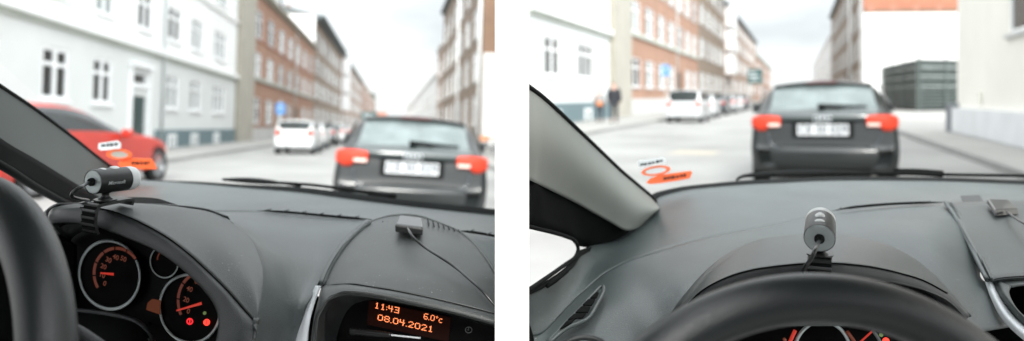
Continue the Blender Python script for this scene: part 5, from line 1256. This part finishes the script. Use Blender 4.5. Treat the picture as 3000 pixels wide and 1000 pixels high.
# windscreen, seal, wiper
base = [(1905,572,1.49),(1925,563,1.50),(1985,549,1.53),(2047,541,1.55),(2181,529,1.58),(2290,525,1.59),(2425,518.5,1.60),(2658,518.5,1.62),(2832,522,1.62),(3040,531,1.62)]
loft('windscreen_seal', [base, [(1905,592,1.46),(1925,583,1.48),(1985,565,1.51),(2047,555,1.53),(2181,543,1.56),(2290,538.5,1.57),(2425,532,1.58),(2658,532,1.6),(2832,536,1.6),(3040,545,1.6)]], M['rubber'], c, nu=60, sub=3, linear=True)
ws = loft('windscreen', [[(1880,556,1.47)] + base[1:], [(1520,200,.94),(1560,-40,.92),(1700,-160,.91),(1850,-230,.90),(2050,-280,.90),(2250,-310,.90),(2450,-330,.90),(2700,-340,.90),(2900,-340,.90),(3100,-340,.90)]], M['glass'], c, nu=50, sub=20, linear=True, solid=0)
bvR = BVHTree.FromPolygons([v.co for v in ws.data.vertices], [p.vertices for p in ws.data.polygons])
wiper(c, [(2158,528,1.62),(2180,516,1.63),(2262,510,1.64),(2420,504,1.66),(2560,508,1.66)], [(2262,514,1.63),(2440,509,1.64),(2640,508,1.65),(2780,512,1.65),(3040,516,1.65)], [(2620,504,1.66),(2690,505,1.66),(2760,510,1.66)])
# pillar, door frame, side window seal
up = [(1500,225,.93),(1553,262,.95),(1600,298,.99),(1688,380,1.10),(1762,450,1.20),(1818,503,1.28),(1868,545,1.37),(1905,576,1.43),(1921,594,1.45)]
lo = [(1500,500,.90),(1552,528,.905),(1598,550,.93),(1686,594,1.04),(1740,624,1.10),(1790,652,1.17),(1838,676,1.23),(1878,662,1.33),(1908,632,1.42)]
md = [P(*a).lerp(P(*b), .5) + Vector((.004, -.04, .006)) for a, b in zip(up, lo)]
loft('windscreen_pillar', [up, md, lo], M['pillar'], c, nu=60, sub=12, knots=True)
tube('pillar_gasket', [P(*q) + Vector((.0, 0, .002)) for q in up], .0040, M['rubber'], c, n=60, seg=8)
lo2 = [(1500,648,.90),(1550,664,.905),(1585,670,.93),(1618,680,.97),(1650,692,1.02),(1677,704,1.06),(1697,722,1.12),(1745,725,1.18),(1800,712,1.24),(1850,690,1.34),(1905,640,1.42)]
lou = [P(*q) + Vector((0, .012, .003)) for q in ((1500,498,.90),(1552,526,.905),(1575,538,.90),(1598,550,.93),(1640,571,.98),(1686,592,1.04),(1740,622,1.10),(1790,650,1.17),(1838,672,1.23),(1878,658,1.33),(1908,628,1.42))]
loft('door_frame', [lou, lo2], M['black'], c, nu=50, sub=4, knots=True)
loft('door_panel_edge', [[(1545,852,.893),(1590,829,.94),(1640,796,1.0),(1676,764,1.055),(1694,735,1.10),(1740,722,1.17)], [(1545,866,.885),(1592,842,.93),(1643,810,.99),(1684,778,1.045),(1705,748,1.10),(1745,730,1.17)]], M['rubber'], c, nu=30, sub=3)
tube('window_gasket', [(1500,652,.90),(1552,665,.905),(1618,681,.97),(1660,694,1.02),(1684,706,1.05),(1694,730,1.07),(1684,755,1.055),(1655,776,1.02),(1616,804,.965),(1552,848,.89)], .0030, M['rubber'], c, n=60)
tube('demister_slot', [P(*q) + Vector((0, -.003, .004)) for q in ((1603,846,.925),(1630,827,.955),(1662,800,1.0))], .0030, M['black'], c, n=14)
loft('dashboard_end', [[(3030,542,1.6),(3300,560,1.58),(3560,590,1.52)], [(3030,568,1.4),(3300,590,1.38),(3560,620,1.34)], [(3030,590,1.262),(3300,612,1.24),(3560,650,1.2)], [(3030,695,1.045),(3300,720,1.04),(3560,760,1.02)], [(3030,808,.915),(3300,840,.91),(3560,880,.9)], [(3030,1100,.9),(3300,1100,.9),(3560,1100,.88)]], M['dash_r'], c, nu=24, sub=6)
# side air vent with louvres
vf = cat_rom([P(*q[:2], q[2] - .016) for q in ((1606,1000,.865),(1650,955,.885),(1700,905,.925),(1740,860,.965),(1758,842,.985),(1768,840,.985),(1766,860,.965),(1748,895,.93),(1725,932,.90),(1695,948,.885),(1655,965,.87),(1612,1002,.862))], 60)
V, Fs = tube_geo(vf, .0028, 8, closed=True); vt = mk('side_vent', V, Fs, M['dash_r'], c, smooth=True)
for q in (((1748,855),(1754,858),(1748,872),(1729,872)), ((1724,876),(1744,876),(1733,894),(1707,892)), ((1704,897),(1730,898),(1722,914),(1686,914)), ((1682,919),(1717,917),(1706,930),(1664,935)), ((1660,940),(1684,934),(1672,947),(1640,963))):
    pp = []
    for x, y in q:
        D_ = .985 - (y - 842) * .00095; pp.append(P(x, y, D_ - .026))
    flat_poly('louvre_gap', pp, M['black'], vt, thick=.002)
V, Fs = tube_geo([P(1712 + 78 * math.cos(a), 1050 + 62 * math.sin(a), .80) for a in [2 * math.pi * i / 50 for i in range(50)]], .004, 8, closed=True)
rv = mk('round_vent', V, Fs, M['lip'], c, smooth=True)
V, Fs = tube_geo([P(1712 + 62 * math.cos(a), 1054 + 52 * math.sin(a), .805) for a in [2 * math.pi * i / 50 for i in range(50)]], .006, 8, closed=True); mk('vent_rim', V, Fs, M['silver_cap'], rv, smooth=True)
loft('door_card', [[(1530,915,.872),(1545,935,.868),(1560,975,.862),(1570,1030,.855)], [(1500,915,.87),(1500,935,.865),(1500,975,.86),(1500,1030,.85)]], M['black'], c, nu=14, sub=2)

lx = Vector((.90, -.43, 0)).normalized(); ly = Vector((.45, .90, 0)); ly = (ly - lx * ly.dot(lx)).normalized(); lz = lx.cross(ly)
webcam(frame_m(P(2402, 748, .753), lx, ly, lz), 12.5, [(2389,731,.690),(2375,760,.688),(2361,780,.700),(2354,794,.715),(2353,806,.735),(2356,830,.75)],
       'webcam seen from behind, its round grey cap right above the steering wheel rim')
gps([(2893,582,1.20),(2954,584,1.215),(2982,611,1.16),(2914,614,1.135)], [(2890,596,1.20),(2956,600,1.215),(2984,629,1.155),(2914,633,1.13)],
    'small black square receiver lying askew beside a dark patch, right of the defroster vent',
    [(2950,621,1.14),(2962,630,1.10),(2980,643,1.07),(3000,655,1.04),(3040,680,1.0)])
sticker(bvR, [(1867,477),(1873,472),(1940,462),(1948,466),(1953,477),(1948,480),(1882,492),(1872,490)], M['stick_w'], 'white sticker with dark wavy print, top one on the glass above the pale empty road', marks=([(1876,481,10,5),(1887,479,8,6),(1899,477,9,6),(1910,475,8,5),(1922,471,9,7),(1933,470,8,5)], -.15))
sticker(bvR, ellipse(1922, 501, 43, 14, -.14), M['stick_o'], 'orange oval sticker with white middle on the glass above the pale empty road', inner=ellipse(1921, 501, 32, 8.5, -.14), inner_m=M['stick_w'], gap=.007)
sticker(bvR, [(1893,536),(1905,524),(1930,514),(1980,507),(2024,501),(2028,506),(2021,523),(1985,530),(1938,537),(1905,540)], M['stick_o'], 'long orange sticker, lowest on the glass above the pale empty road', marks=([(1944,521,10,7),(1956,519,7,7),(1965,517,12,8),(1980,516,9,6),(1992,513,8,7),(2002,511,8,8)], -.14), gap=.010)

# ------------------------------------------------------------------ unseen roofs of the two cars, added to shade the dashboards
M['headliner'] = mat('headliner', (.28, .29, .28), .9, noise=(12, .06))
loft('unseen_roof_shade', [[(-260,-40,.92),(60,-130,.92),(400,-170,.91),(700,-260,.90),(950,-330,.88),(1150,-370,.86),(1400,-400,.84),(1445,-403,.84)],
    [Vector((x, .3, EYE + z)) for x, z in ((-1.2,.20),(-.9,.27),(-.6,.33),(-.35,.36),(-.13,.37))],
    [Vector((x, -.6, EYE + z)) for x, z in ((-1.2,.20),(-.9,.27),(-.6,.33),(-.35,.36),(-.13,.37))]], M['headliner'], CL, nu=30, sub=4, linear=True, solid=-.03)
loft('unseen_roof_shade', [[(1562,-130,.92),(1700,-190,.91),(1850,-230,.90),(2050,-280,.90),(2250,-310,.90),(2450,-330,.90),(2700,-340,.90),(2900,-340,.90),(3100,-340,.90)],
    [Vector((x, .3, EYE + z)) for x, z in ((.13,.34),(.3,.36),(.55,.37),(.8,.36),(1.2,.3))],
    [Vector((x, -.6, EYE + z)) for x, z in ((.13,.34),(.3,.36),(.55,.37),(.8,.36),(1.2,.3))]], M['headliner'], CR, nu=30, sub=4, linear=True, solid=-.03)
for root_, x0, x1 in ((CL, -1.25, -.15), (CR, .15, 1.25)):  # unseen panels added behind the eye to block light from the rear
    V, Fs = box_geo(x0, x1, -.62, -.48, EYE - 1.0, EYE + .22); st_ = mk('rear_light_block', V, Fs, M['leather'], root_, bevel=.04)
    V, Fs = box_geo((x0 + x1) / 2 - .14, (x0 + x1) / 2 + .14, -.62, -.50, EYE + .225, EYE + .33); mk('light_block_top', V, Fs, M['leather'], st_, bevel=.03)
